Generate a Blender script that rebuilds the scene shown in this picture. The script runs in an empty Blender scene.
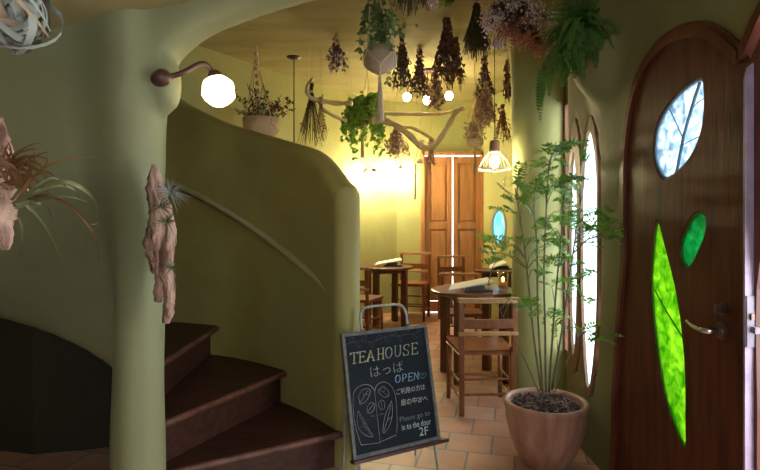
import bpy, math, random
import numpy as np
from mathutils import Vector, Matrix, Quaternion
from mathutils.geometry import tessellate_polygon

random.seed(7)
rng = random.Random(11)
SC = bpy.context.scene
COL = SC.collection
F, HZ, EYE = 540.0, 220.0, 1.25
CEIL = 2.85

# ------------------------------------------------------------------ camera, world, lights, exposure
cd = bpy.data.cameras.new('camera')
cam = bpy.data.objects.new('camera', cd)
COL.objects.link(cam)
cam.location = (0, 0, EYE)
cam.rotation_euler = (math.pi / 2, 0, 0)
cd.sensor_width = 36
cd.lens = F / 760 * 36
cd.shift_y = (HZ - 235) / 760
cd.clip_start = 0.05
SC.camera = cam
SC.view_settings.view_transform = 'Standard'
SC.view_settings.look = 'None'
SC.view_settings.gamma = 1
SC.view_settings.use_curve_mapping = False
SC.view_settings.exposure = 0.62

W_STRENGTH = 5.6
world = bpy.data.worlds.new('World')
SC.world = world
world.use_nodes = True
bg = world.node_tree.nodes['Background']
bg.inputs[0].default_value = (0.88, 0.95, 1.0, 1)
bg.inputs[1].default_value = W_STRENGTH

def portal(name, loc, rot, sx, sy):
    l = bpy.data.lights.new(name, 'AREA')
    l.shape = 'RECTANGLE'; l.size = sx; l.size_y = sy
    l.cycles.is_portal = True
    o = bpy.data.objects.new(name, l)
    o.location = loc; o.rotation_euler = rot
    COL.objects.link(o)
    return o
# portals guide the sky's daylight through the openings
portal('daylight_portal', (1.34, 1.12, 0.95), (0, math.pi / 2, 0), 1.9, 0.95)
portal('daylight_portal', (1.34, 2.05, 0.95), (0, math.pi / 2, 0), 1.8, 0.9)
portal('daylight_portal', (1.34, 2.92, 1.1), (0, math.pi / 2, 0), 1.5, 0.40)
portal('daylight_portal', (1.40, 3.47, 1.2), (0, math.pi / 2, 0), 1.7, 0.45)  # opening of the added window by the pillar
portal('daylight_portal', (0.3, -1.40, 1.47), (math.pi / 2, 0, math.pi), 1.2, 1.05)  # opening of the added rear window

BULB = 105.0     # emission of the small clear bulbs
GLOBE = 4.0     # emission of the frosted globe on the column

# ------------------------------------------------------------------ projection helpers
def P(px, py, d):
    return Vector(((px - 380) / F * d, d, EYE + (HZ - py) / F * d))
WX = 1.10
def Wp(px, py, x=WX):                      # point of the right wall's plane, returned as (y, z)
    y = x * F / (px - 380)
    return (y, EYE + (HZ - py) / F * y)
def dceil(py):                             # distance at which the ceiling is seen at this height
    return (CEIL - EYE) * F / (HZ - py)

# ------------------------------------------------------------------ materials
def mat(name, c1, c2=None, scale=6.0, rough=0.7, bump=0.0, bscale=30.0, metallic=0.0, spec=0.5,
        stretch=None, detail=4.0, contrast=(0.35, 0.65), c3=None, c3scale=1.3):
    m = bpy.data.materials.new(name); m.use_nodes = True
    nt = m.node_tree; N = nt.nodes; L = nt.links
    b = N['Principled BSDF']
    b.inputs['Roughness'].default_value = rough
    b.inputs['Metallic'].default_value = metallic
    b.inputs['Specular IOR Level'].default_value = spec
    c2 = c2 or tuple(min(1, v * 0.8) for v in c1)
    tc = N.new('ShaderNodeTexCoord'); mp = N.new('ShaderNodeMapping')
    L.new(tc.outputs['Object'], mp.inputs[0])
    if stretch: mp.inputs['Scale'].default_value = stretch
    n = N.new('ShaderNodeTexNoise'); n.inputs['Scale'].default_value = scale
    n.inputs['Detail'].default_value = detail
    L.new(mp.outputs[0], n.inputs['Vector'])
    r = N.new('ShaderNodeValToRGB')
    r.color_ramp.elements[0].position = contrast[0]; r.color_ramp.elements[0].color = (*c1, 1)
    r.color_ramp.elements[1].position = contrast[1]; r.color_ramp.elements[1].color = (*c2, 1)
    L.new(n.outputs['Fac'], r.inputs['Fac'])
    out = r.outputs['Color']
    if c3:
        n3 = N.new('ShaderNodeTexNoise'); n3.inputs['Scale'].default_value = c3scale
        n3.inputs['Detail'].default_value = 3
        L.new(tc.outputs['Object'], n3.inputs['Vector'])
        r3 = N.new('ShaderNodeValToRGB')
        r3.color_ramp.elements[0].position = 0.42; r3.color_ramp.elements[1].position = 0.62
        L.new(n3.outputs['Fac'], r3.inputs['Fac'])
        mx = N.new('ShaderNodeMix'); mx.data_type = 'RGBA'
        L.new(r3.outputs['Color'], mx.inputs['Factor'])
        L.new(out, mx.inputs['A']); mx.inputs['B'].default_value = (*c3, 1)
        out = mx.outputs['Result']
    L.new(out, b.inputs['Base Color'])
    if bump:
        n2 = N.new('ShaderNodeTexNoise'); n2.inputs['Scale'].default_value = bscale
        n2.inputs['Detail'].default_value = 5
        L.new(mp.outputs[0], n2.inputs['Vector'])
        bp = N.new('ShaderNodeBump'); bp.inputs['Strength'].default_value = bump
        bp.inputs['Distance'].default_value = 0.02
        L.new(n2.outputs['Fac'], bp.inputs['Height'])
        L.new(bp.outputs[0], b.inputs['Normal'])
    return m

def emit(name, col, s):
    m = bpy.data.materials.new(name); m.use_nodes = True
    nt = m.node_tree; nt.nodes.clear()
    o = nt.nodes.new('ShaderNodeOutputMaterial'); e = nt.nodes.new('ShaderNodeEmission')
    e.inputs[0].default_value = (*col, 1); e.inputs[1].default_value = s
    nt.links.new(e.outputs[0], o.inputs[0])
    return m

def glass_tint(name, col, col2, scale=8, clear=0.35, stretch=(1, 1, 1)):
    m = bpy.data.materials.new(name); m.use_nodes = True
    nt = m.node_tree; N = nt.nodes; L = nt.links; N.clear()
    o = N.new('ShaderNodeOutputMaterial')
    tc = N.new('ShaderNodeTexCoord'); mp = N.new('ShaderNodeMapping'); mp.inputs['Scale'].default_value = stretch
    L.new(tc.outputs['Object'], mp.inputs[0])
    n = N.new('ShaderNodeTexNoise'); n.inputs['Scale'].default_value = scale; n.inputs['Detail'].default_value = 5
    n.inputs['Distortion'].default_value = 0.6
    L.new(mp.outputs[0], n.inputs['Vector'])
    r = N.new('ShaderNodeValToRGB')
    r.color_ramp.elements[0].position = 0.35; r.color_ramp.elements[0].color = (*col, 1)
    r.color_ramp.elements[1].position = 0.68; r.color_ramp.elements[1].color = (*col2, 1)
    L.new(n.outputs['Fac'], r.inputs['Fac'])
    t = N.new('ShaderNodeBsdfTransparent'); d = N.new('ShaderNodeBsdfTranslucent')
    g = N.new('ShaderNodeBsdfGlossy'); g.inputs['Roughness'].default_value = 0.15
    L.new(r.outputs['Color'], t.inputs[0]); L.new(r.outputs['Color'], d.inputs[0])
    m1 = N.new('ShaderNodeMixShader'); m1.inputs[0].default_value = 1 - clear
    L.new(t.outputs[0], m1.inputs[1]); L.new(d.outputs[0], m1.inputs[2])
    m2 = N.new('ShaderNodeMixShader'); m2.inputs[0].default_value = 0.05
    L.new(m1.outputs[0], m2.inputs[1]); L.new(g.outputs[0], m2.inputs[2])
    L.new(m2.outputs[0], o.inputs[0])
    return m

def clear_glass(name, tint=(1, 1, 1)):
    m = bpy.data.materials.new(name); m.use_nodes = True
    nt = m.node_tree; N = nt.nodes; L = nt.links; N.clear()
    o = N.new('ShaderNodeOutputMaterial')
    t = N.new('ShaderNodeBsdfTransparent'); t.inputs[0].default_value = (*tint, 1)
    g = N.new('ShaderNodeBsdfGlossy'); g.inputs['Roughness'].default_value = 0.05
    lw = N.new('ShaderNodeLayerWeight'); lw.inputs[0].default_value = 0.25
    mx = N.new('ShaderNodeMixShader')
    L.new(lw.outputs['Facing'], mx.inputs[0])
    L.new(t.outputs[0], mx.inputs[1]); L.new(g.outputs[0], mx.inputs[2])
    L.new(mx.outputs[0], o.inputs[0])
    return m

PL = dict(rough=0.62, bump=0.35, bscale=7, spec=0.3)
M = {}
M['plaster'] = mat('olive_plaster', (0.28, 0.225, 0.062), (0.345, 0.285, 0.085), 3.0, c3=(0.29, 0.255, 0.09), **PL)
M['plaster_green'] = mat('green_plaster', (0.25, 0.265, 0.145), (0.29, 0.305, 0.17), 2.5, c3=(0.27, 0.265, 0.135), **PL)
M['plaster_right'] = mat('dark_olive_plaster', (0.19, 0.18, 0.075), (0.24, 0.22, 0.095), 2.5, c3=(0.20, 0.20, 0.09), **PL)
M['niche'] = mat('darkened_niche_plaster', (0.026, 0.023, 0.011), (0.036, 0.031, 0.014), 3, rough=0.8)  # the deep alcove's darkness is put into this plaster colour
M['plaster_yellow'] = mat('yellow_plaster', (0.37, 0.36, 0.13), (0.44, 0.42, 0.16), 2.5, c3=(0.35, 0.36, 0.14), **PL)
M['pillar'] = mat('pale_green_plaster', (0.33, 0.38, 0.17), (0.40, 0.44, 0.20), 2.5, c3=(0.36, 0.36, 0.13), **PL)
M['ceiling'] = mat('ceiling_plaster', (0.29, 0.245, 0.105), (0.37, 0.32, 0.14), 1.6, stretch=(1, 2.5, 1), rough=0.8, bump=0.5, bscale=3, spec=0.2)
M['step'] = mat('dark_stair_wood', (0.040, 0.014, 0.009), (0.072, 0.026, 0.016), 5, rough=0.5, spec=0.3, bump=0.15, bscale=20, stretch=(1, 6, 6))
M['step_edge'] = mat('worn_step_edge', (0.085, 0.030, 0.019), (0.17, 0.065, 0.042), 14, rough=0.5, bump=0.3, bscale=60)
M['dark_wood'] = mat('dark_table_wood', (0.080, 0.026, 0.013), (0.125, 0.042, 0.02), 6, rough=0.3, stretch=(8, 8, 1))
M['chair_wood'] = mat('chair_wood', (0.16, 0.050, 0.016), (0.25, 0.085, 0.028), 6, rough=0.38, stretch=(6, 6, 1.5))
M['worn_wood'] = mat('worn_pale_wood', (0.36, 0.18, 0.075), (0.46, 0.25, 0.11), 12, rough=0.5)
M['door_wood'] = mat('red_brown_door_wood', (0.050, 0.013, 0.006), (0.15, 0.040, 0.018), 3.5, rough=0.45, spec=0.2, bump=0.08, bscale=12, stretch=(6, 6, 0.8), contrast=(0.3, 0.75))
M['casing'] = mat('door_casing_wood', (0.070, 0.018, 0.010), (0.15, 0.040, 0.022), 5, rough=0.3, spec=0.35, stretch=(3, 3, 1))
M['window_wood'] = mat('window_frame_wood', (0.20, 0.085, 0.045), (0.30, 0.14, 0.075), 6, rough=0.5, stretch=(5, 5, 1))
M['pine'] = mat('golden_brown_panel_wood', (0.36, 0.155, 0.050), (0.48, 0.22, 0.075), 4, rough=0.45, stretch=(8, 8, 0.7))
M['metal_edge'] = mat('brushed_edge_metal', (0.30, 0.23, 0.33), (0.40, 0.31, 0.44), 20, rough=0.45, metallic=0.2)
M['brass'] = mat('aged_bronze', (0.14, 0.09, 0.08), (0.22, 0.15, 0.12), 20, rough=0.3, metallic=0.8)
M['plate'] = mat('lock_plate_metal', (0.22, 0.19, 0.24), (0.28, 0.24, 0.30), 20, rough=0.5, metallic=0.15)
M['chrome'] = mat('polished_steel', (0.55, 0.58, 0.68), (0.62, 0.64, 0.7), 5, rough=0.18, metallic=1)
M['iron'] = mat('worn_grey_iron', (0.25, 0.25, 0.23), (0.38, 0.37, 0.34), 30, rough=0.5, metallic=0.3)
M['rust_iron'] = mat('rust_brown_iron', (0.07, 0.022, 0.016), (0.10, 0.035, 0.025), 20, rough=0.4)
M['slate'] = mat('black_chalkboard', (0.009, 0.013, 0.020), (0.016, 0.021, 0.029), 5, rough=0.7, spec=0.15)
M['board_frame'] = mat('weathered_grey_frame', (0.09, 0.09, 0.085), (0.15, 0.15, 0.14), 25, rough=0.7, bump=0.2)
M['ledge_red'] = mat('dark_red_ledge', (0.055, 0.012, 0.012), (0.08, 0.02, 0.02), 9, rough=0.5)
M['chalk'] = mat('white_chalk', (0.50, 0.55, 0.50), (0.30, 0.34, 0.33), 70, rough=0.9)
M['chalk_blue'] = mat('blue_chalk', (0.33, 0.52, 0.72), (0.24, 0.40, 0.58), 70, rough=0.9)
M['chalk_yellow'] = mat('yellow_chalk', (0.68, 0.68, 0.40), (0.50, 0.52, 0.36), 70, rough=0.9)
M['chalk_dim'] = mat('faint_chalk', (0.17, 0.20, 0.20), (0.10, 0.12, 0.13), 60, rough=0.9)
M['terracotta'] = mat('pot_terracotta', (0.32, 0.14, 0.09), (0.52, 0.29, 0.21), 5, rough=0.38, bump=0.25, bscale=8, stretch=(4, 4, 0.5), contrast=(0.3, 0.7))
M['bark'] = mat('bark_chips', (0.050, 0.026, 0.022), (0.16, 0.09, 0.08), 18, rough=0.7, bump=0.3)
M['stem'] = mat('grey_brown_stem', (0.16, 0.13, 0.07), (0.25, 0.21, 0.12), 25, rough=0.7)
M['leaf'] = mat('tree_leaf', (0.12, 0.27, 0.03), (0.22, 0.42, 0.06), 7, rough=0.35, spec=0.6)
M['leaf_dark'] = mat('fern_leaf', (0.06, 0.17, 0.025), (0.12, 0.28, 0.04), 6, rough=0.5)
M['leaf_bright'] = mat('ivy_leaf', (0.18, 0.36, 0.05), (0.30, 0.50, 0.10), 8, rough=0.45)
M['leaf_pale'] = mat('peperomia_leaf', (0.10, 0.20, 0.05), (0.24, 0.34, 0.14), 12, rough=0.45)
M['air_grey'] = mat('silver_air_plant', (0.25, 0.28, 0.24), (0.40, 0.42, 0.37), 9, rough=0.6)
M['air_tan'] = mat('dry_air_plant_leaf', (0.36, 0.25, 0.15), (0.46, 0.34, 0.22), 9, rough=0.6)
M['air_green'] = mat('green_air_plant', (0.10, 0.125, 0.04), (0.18, 0.185, 0.075), 9, rough=0.5)
M['air_orange'] = mat('orange_brown_air_plant', (0.18, 0.075, 0.025), (0.24, 0.12, 0.04), 9, rough=0.6)
M['drift'] = mat('pink_grey_driftwood', (0.14, 0.06, 0.04), (0.58, 0.37, 0.28), 9, rough=0.75, bump=0.8, bscale=18, stretch=(3, 3, 1), contrast=(0.36, 0.55))
M['drift_pale'] = mat('pale_driftwood', (0.62, 0.48, 0.27), (0.76, 0.62, 0.38), 9, rough=0.7, bump=0.3)
M['macrame'] = mat('cotton_cord', (0.60, 0.47, 0.31), (0.70, 0.57, 0.40), 60, rough=0.9)
M['macrame_tan'] = mat('jute_cord', (0.50, 0.35, 0.23), (0.60, 0.44, 0.30), 60, rough=0.9)
M['felt_pot'] = mat('grey_beige_pot', (0.36, 0.27, 0.18), (0.44, 0.34, 0.24), 20, rough=0.9, bump=0.2)
M['clay_pot'] = mat('small_clay_pot', (0.28, 0.14, 0.08), (0.36, 0.20, 0.12), 10, rough=0.7)
M['d_stem'] = mat('dried_dark_stem', (0.055, 0.035, 0.018), (0.10, 0.065, 0.030), 25, rough=0.8)
M['d_stem_green'] = mat('dried_green_stem', (0.060, 0.055, 0.020), (0.11, 0.095, 0.035), 25, rough=0.8)
M['d_stem_tan'] = mat('dried_straw_stem', (0.40, 0.29, 0.12), (0.52, 0.40, 0.19), 25, rough=0.8)
M['d_purple'] = mat('dried_purple_flower', (0.070, 0.035, 0.050), (0.17, 0.10, 0.15), 25, rough=0.9)
M['d_rust'] = mat('dried_rust_flower', (0.10, 0.025, 0.012), (0.22, 0.06, 0.025), 25, rough=0.9)
M['d_brick'] = mat('dried_brick_flower', (0.34, 0.10, 0.05), (0.48, 0.18, 0.09), 25, rough=0.9)
M['d_pink'] = mat('dried_pink_flower', (0.62, 0.42, 0.40), (0.80, 0.64, 0.62), 25, rough=0.9)
M['d_cream'] = mat('dried_cream_flower', (0.42, 0.32, 0.19), (0.56, 0.45, 0.30), 25, rough=0.9)
M['d_lilac'] = mat('dried_lilac_flower', (0.26, 0.18, 0.30), (0.35, 0.26, 0.40), 25, rough=0.9)
M['d_red'] = mat('red_dried_berry', (0.25, 0.03, 0.03), (0.32, 0.06, 0.05), 25, rough=0.6)
M['d_brown'] = mat('dried_brown_leaf', (0.085, 0.050, 0.022), (0.15, 0.09, 0.04), 25, rough=0.9)
M['d_mauve'] = mat('dried_mauve_flower', (0.30, 0.18, 0.14), (0.42, 0.28, 0.22), 25, rough=0.9)
M['paper'] = mat('menu_paper', (0.86, 0.84, 0.76), (0.80, 0.78, 0.70), 12, rough=0.6)
M['black_card'] = mat('black_menu_stand', (0.02, 0.018, 0.018), (0.03, 0.028, 0.028), 9, rough=0.5)
M['rail'] = mat('handrail_wood', (0.34, 0.29, 0.14), (0.40, 0.34, 0.17), 9, rough=0.4)
M['cord'] = mat('lamp_cord', (0.035, 0.025, 0.015), (0.05, 0.035, 0.02), 9, rough=0.6)
M['wire'] = mat('silver_lamp_wire', (0.55, 0.53, 0.47), (0.65, 0.62, 0.55), 9, rough=0.3, metallic=0.6)
M['bulb_strong'] = emit('lit_wall_bulb', (1.0, 0.84, 0.52), BULB * 2.2)
M['bulb'] = emit('lit_bulb', (1.0, 0.80, 0.48), BULB)
M['globe'] = emit('lit_frosted_globe', (1.0, 0.84, 0.55), GLOBE)
M['flame'] = emit('candle_flame', (1.0, 0.42, 0.12), 6)
M['glass'] = clear_glass('clear_glass')
M['glass_pane'] = glass_tint('frosted_white_pane', (0.72, 0.88, 0.92), (0.92, 0.98, 1.0), 6, 0.35)
M['glass_white'] = glass_tint('textured_white_glass', (0.20, 0.28, 0.35), (0.66, 0.71, 0.74), 26, 0.35)
M['glass_green'] = glass_tint('leaf_green_glass', (0.07, 0.25, 0.008), (0.34, 0.52, 0.07), 24, 0.22)
M['glass_teal'] = glass_tint('emerald_glass', (0.004, 0.16, 0.06), (0.02, 0.32, 0.13), 30, 0.15)
M['glass_blue'] = glass_tint('pale_blue_glass', (0.20, 0.42, 0.55), (0.45, 0.70, 0.85), 9, 0.30)
M['lead'] = mat('lead_came', (0.16, 0.26, 0.36), (0.22, 0.33, 0.42), 9, rough=0.5)
M['lead_green'] = mat('green_glass_rim', (0.03, 0.12, 0.02), (0.06, 0.2, 0.02), 9, rough=0.3)

for k_ in ('leaf', 'leaf_dark', 'leaf_bright', 'leaf_pale'):
    nt_ = M[k_].node_tree; b_ = nt_.nodes['Principled BSDF']; o_ = nt_.nodes['Material Output']
    tr_ = nt_.nodes.new('ShaderNodeBsdfTranslucent'); mx_ = nt_.nodes.new('ShaderNodeMixShader'); mx_.inputs[0].default_value = 0.35
    nt_.links.new(b_.inputs['Base Color'].links[0].from_socket, tr_.inputs[0])
    nt_.links.new(b_.outputs[0], mx_.inputs[1]); nt_.links.new(tr_.outputs[0], mx_.inputs[2]); nt_.links.new(mx_.outputs[0], o_.inputs[0])

def floor_material():
    m = bpy.data.materials.new('terracotta_floor_tile'); m.use_nodes = True
    nt = m.node_tree; N = nt.nodes; L = nt.links; b = N['Principled BSDF']
    tc = N.new('ShaderNodeTexCoord'); mp = N.new('ShaderNodeMapping')
    mp.inputs['Rotation'].default_value = (0, 0, math.radians(14))
    L.new(tc.outputs['Object'], mp.inputs[0])
    br = N.new('ShaderNodeTexBrick')
    br.offset = 0.5; br.inputs['Scale'].default_value = 1.0
    br.inputs['Brick Width'].default_value = 0.245; br.inputs['Row Height'].default_value = 0.245
    br.inputs['Mortar Size'].default_value = 0.006; br.inputs['Mortar Smooth'].default_value = 0.1
    br.inputs['Color1'].default_value = (0.56, 0.27, 0.165, 1)
    br.inputs['Color2'].default_value = (0.68, 0.40, 0.28, 1)
    br.inputs['Mortar'].default_value = (0.22, 0.23, 0.24, 1)
    L.new(mp.outputs[0], br.inputs['Vector'])
    n = N.new('ShaderNodeTexNoise'); n.inputs['Scale'].default_value = 5; n.inputs['Detail'].default_value = 6
    L.new(tc.outputs['Object'], n.inputs['Vector'])
    r = N.new('ShaderNodeValToRGB')
    r.color_ramp.elements[0].position = 0.3; r.color_ramp.elements[0].color = (0.62, 0.60, 0.62, 1)
    r.color_ramp.elements[1].position = 0.7; r.color_ramp.elements[1].color = (1, 1, 1, 1)
    L.new(n.outputs['Fac'], r.inputs['Fac'])
    mx = N.new('ShaderNodeMix'); mx.data_type = 'RGBA'; mx.blend_type = 'MULTIPLY'; mx.inputs['Factor'].default_value = 0.8
    L.new(br.outputs['Color'], mx.inputs['A']); L.new(r.outputs['Color'], mx.inputs['B'])
    L.new(mx.outputs['Result'], b.inputs['Base Color'])
    b.inputs['Roughness'].default_value = 0.42; b.inputs['Specular IOR Level'].default_value = 0.35
    bp = N.new('ShaderNodeBump'); bp.inputs['Strength'].default_value = 0.5; bp.inputs['Distance'].default_value = 0.01
    bp.invert = True
    L.new(br.outputs['Fac'], bp.inputs['Height'])
    bp2 = N.new('ShaderNodeBump'); bp2.inputs['Strength'].default_value = 0.15; bp2.inputs['Distance'].default_value = 0.01
    L.new(n.outputs['Fac'], bp2.inputs['Height']); L.new(bp.outputs[0], bp2.inputs['Normal'])
    L.new(bp2.outputs[0], b.inputs['Normal'])
    return m
M['floor'] = floor_material()

# ------------------------------------------------------------------ mesh collector
class MB:
    def __init__(s): s.v = []; s.f = []
    def add(s, vs, fs):
        o = len(s.v); s.v += [tuple(v) for v in vs]; s.f += [tuple(i + o for i in f) for f in fs]; return s
    def box(s, c, size, mx=None, taper=None):
        x, y, z = [a / 2 for a in size]
        tx, ty = taper or (1, 1)
        vs = [Vector((sx * x * (tx if sz > 0 else 1), sy * y * (ty if sz > 0 else 1), sz * z))
              for sz in (-1, 1) for sx, sy in ((-1, -1), (1, -1), (1, 1), (-1, 1))]
        if mx is not None: vs = [mx @ v for v in vs]
        c = Vector(c)
        return s.add([v + c for v in vs], [(3, 2, 1, 0), (4, 5, 6, 7), (0, 1, 5, 4), (1, 2, 6, 5), (2, 3, 7, 6), (3, 0, 4, 7)])
    def bar(s, a, b, w, h=None):           # rectangular bar from a to b
        a, b = Vector(a), Vector(b); d = b - a
        q = d.to_track_quat('Z', 'Y').to_matrix() if abs(d.normalized().z) < 0.99 else Matrix.Identity(3)
        return s.box((a + b) / 2, (w, h or w, d.length), q)
    def tube(s, pts, r, n=8, cap=True, flat=1.0):
        pts = [Vector(p) for p in pts]; k = len(pts)
        rs = r if isinstance(r, (list, tuple)) else [r] * k
        t0 = (pts[1] - pts[0]).normalized()
        up = Vector((0, 0, 1)) if abs(t0.z) < 0.9 else Vector((1, 0, 0))
        u = t0.cross(up).normalized(); vs = []
        for i, p in enumerate(pts):
            t = (pts[min(i + 1, k - 1)] - pts[max(i - 1, 0)])
            t = t.normalized() if t.length > 1e-9 else t0
            u = (u - t * u.dot(t)); u = u.normalized() if u.length > 1e-6 else t.orthogonal().normalized()
            w = t.cross(u)
            for j in range(n):
                a = 2 * math.pi * j / n
                vs.append(p + (u * math.cos(a) + w * math.sin(a) * flat) * rs[i])
        fs = []
        for i in range(k - 1):
            for j in range(n):
                j2 = (j + 1) % n
                fs.append((i * n + j, i * n + j2, (i + 1) * n + j2, (i + 1) * n + j))
        if cap:
            fs.append(tuple(range(n - 1, -1, -1))); fs.append(tuple((k - 1) * n + j for j in range(n)))
        return s.add(vs, fs)
    def lathe(s, prof, c=(0, 0, 0), n=32, sx=1.0, sy=1.0):
        vs = []; c = Vector(c); k = len(prof)
        for r, z in prof:
            for j in range(n):
                a = 2 * math.pi * j / n
                vs.append(c + Vector((r * math.cos(a) * sx, r * math.sin(a) * sy, z)))
        fs = [(i * n + j, i * n + (j + 1) % n, (i + 1) * n + (j + 1) % n, (i + 1) * n + j) for i in range(k - 1) for j in range(n)]
        return s.add(vs, fs)
    def octa(s, c, r, rz=1.0):
        c = Vector(c); a = rng.random() * 3
        ca, sa = math.cos(a) * r, math.sin(a) * r
        vs = [c + Vector(v) for v in ((ca, sa, 0), (-sa, ca, 0), (-ca, -sa, 0), (sa, -ca, 0), (0, 0, r * rz), (0, 0, -r * rz))]
        return s.add(vs, [(0, 1, 4), (1, 2, 4), (2, 3, 4), (3, 0, 4), (1, 0, 5), (2, 1, 5), (3, 2, 5), (0, 3, 5)])
    def ball(s, c, r, n=12, m=8, sz=1.0):
        prof = [(max(r * math.sin(math.pi * i / m), 1e-4), -r * sz * math.cos(math.pi * i / m)) for i in range(m + 1)]
        return s.lathe(prof, c, n)
    def leaf(s, p, d, nrm, L, w, bend=0.15):  # pointed leaf, two rows, slight fold
        p = Vector(p); d = Vector(d).normalized(); nrm = Vector(nrm)
        nrm = nrm - d * nrm.dot(d)
        nrm = nrm.normalized() if nrm.length > 1e-5 else d.orthogonal().normalized()
        r = d.cross(nrm)
        b = -nrm * L * bend
        vs = [p, p + d * L * .3 + r * w * .45, p + d * L * .3 - r * w * .45, p + d * L * .68 + r * w * .4 + b * .4,
              p + d * L * .68 - r * w * .4 + b * .4, p + d * L + b, p + d * L * .45 - nrm * w * .15]
        return s.add(vs, [(0, 1, 6), (0, 6, 2), (1, 3, 6), (6, 4, 2), (3, 5, 6), (6, 5, 4)])
    def strip(s, pts, w, nrm, taper=True):   # flat ribbon leaf
        pts = [Vector(p) for p in pts]; k = len(pts); vs = []
        for i, p in enumerate(pts):
            t = (pts[min(i + 1, k - 1)] - pts[max(i - 1, 0)]).normalized()
            r = t.cross(Vector(nrm)); r = r.normalized() if r.length > 1e-5 else t.orthogonal().normalized()
            f = w * (1 - (i / (k - 1)) ** 1.6 * .92) if taper else w
            vs += [p - r * f / 2, p + t.cross(r) * f * .2, p + r * f / 2]
        fs = []
        for i in range(k - 1):
            a = i * 3; fs += [(a, a + 1, a + 4, a + 3), (a + 1, a + 2, a + 5, a + 4)]
        return s.add(vs, fs)
    def plate(s, outer, holes, f, t0, t1):   # flat plate with holes; f(u, v, t) -> 3-D
        loops = [list(outer)] + [list(h) for h in holes]
        flat = [p for l in loops for p in l]
        tris = tessellate_polygon([[Vector((p[0], p[1], 0)) for p in l] for l in loops])
        n = len(flat)
        vs = [f(p[0], p[1], t0) for p in flat] + [f(p[0], p[1], t1) for p in flat]
        fs = [tuple(t) for t in tris] + [tuple(i + n for i in reversed(t)) for t in tris]
        o = 0
        for l in loops:
            k = len(l)
            for i in range(k):
                a, b = o + i, o + (i + 1) % k
                fs.append((a, b, b + n, a + n))
            o += k
        return s.add(vs, fs)
    def build(s, name, m, parent=None, smooth=False, world=True, bevel=0, loc=None):
        me = bpy.data.meshes.new(name)
        off = Vector((0, 0, 0))
        if parent is not None and world:
            off = parent['_w']
            off = Vector(off)
        elif loc is not None: off = Vector(loc)
        me.from_pydata([tuple(Vector(v) - off) for v in s.v], [], s.f)
        me.update()
        o = bpy.data.objects.new(name, me); COL.objects.link(o)
        me.materials.append(M[m] if isinstance(m, str) else m)
        if smooth: me.polygons.foreach_set('use_smooth', [True] * len(me.polygons))
        if parent is not None:
            o.parent = parent
            o['_w'] = parent['_w']
        else:
            o.location = off; o['_w'] = tuple(off)
        if bevel:
            b = o.modifiers.new('bevel', 'BEVEL'); b.width = bevel; b.segments = 2; b.limit_method = 'ANGLE'
        return o

def tag(o, label, cat, group=None, kind=None):
    if label: o['label'] = label
    if cat: o['category'] = cat
    if group: o['group'] = group
    if kind: o['kind'] = kind
    return o
def thing(name, label, cat, loc=(0, 0, 0), rz=0, group=None, scale=1):
    o = bpy.data.objects.new(name, None); COL.objects.link(o)
    o.location = loc; o.rotation_euler = (0, 0, rz); o.scale = (scale,) * 3
    o['_w'] = tuple(loc)
    return tag(o, label, cat, group)
def struct(o): o['kind'] = 'structure'; return o
KIDS = {}
def dup(root, loc, rz, label, scale=1):
    r = root.copy(); COL.objects.link(r); r.location = loc; r.rotation_euler = (0, 0, rz); r.scale = (scale,) * 3
    r['label'] = label
    for ch in [o for o in bpy.data.objects if o.parent == root]:
        c = ch.copy(); COL.objects.link(c); c.parent = r
    return r
def smoothcurve(pts, n=6):                  # Catmull-Rom
    pts = [Vector(p) for p in pts]; out = []
    q = [pts[0] * 2 - pts[1]] + pts + [pts[-1] * 2 - pts[-2]]
    for i in range(1, len(q) - 2):
        for k in range(n):
            t = k / n
            a, b, c, d = q[i - 1], q[i], q[i + 1], q[i + 2]
            out.append(0.5 * (2 * b + (c - a) * t + (2 * a - 5 * b + 4 * c - d) * t * t + (3 * b - a - 3 * c + d) * t ** 3))
    out.append(pts[-1]); return out
def sc2(pts, n=5, closed=False):            # same for 2-D outlines
    p3 = [Vector((a, b, 0)) for a, b in pts]
    if closed:
        k = len(p3); q = [p3[-1]] + p3 + [p3[0], p3[1]]; out = []
        for i in range(1, k + 1):
            for j in range(n):
                t = j / n; a, b, c, d = q[i - 1], q[i], q[i + 1], q[i + 2]
                v = 0.5 * (2 * b + (c - a) * t + (2 * a - 5 * b + 4 * c - d) * t * t + (3 * b - a - 3 * c + d) * t ** 3)
                out.append((v.x, v.y))
        return out
    return [(v.x, v.y) for v in smoothcurve(p3, n)]

# ------------------------------------------------------------------ sculpted plaster: surface nets over a distance field
def seg_dist(X, Y, pts):
    best = np.full(X.shape, 1e9); par = np.zeros(X.shape)
    for i in range(len(pts) - 1):
        ax, ay = pts[i][:2]; bx, by = pts[i + 1][:2]
        dx, dy = bx - ax, by - ay; L2 = dx * dx + dy * dy
        if L2 < 1e-12: continue
        t = np.clip(((X - ax) * dx + (Y - ay) * dy) / L2, 0, 1)
        d = np.hypot(X - ax - t * dx, Y - ay - t * dy)
        m = d < best
        best = np.where(m, d, best); par = np.where(m, i + t, par)
    return best, par
def poly_sd(X, Y, pts):
    d, _ = seg_dist(X, Y, list(pts) + [pts[0]])
    ins = np.zeros(X.shape, bool); k = len(pts)
    for i in range(k):
        x1, y1 = pts[i]; x2, y2 = pts[(i + 1) % k]
        if y1 == y2: continue
        c = ((y1 > Y) != (y2 > Y)) & (X < (x2 - x1) * (Y - y1) / (y2 - y1) + x1)
        ins ^= c
    return np.where(ins, -d, d)
def smax(a, b, k): h = np.clip(0.5 + 0.5 * (a - b) / k, 0, 1); return b * (1 - h) + a * h + k * h * (1 - h)
def smin(a, b, k): return -smax(-a, -b, k)
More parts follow.
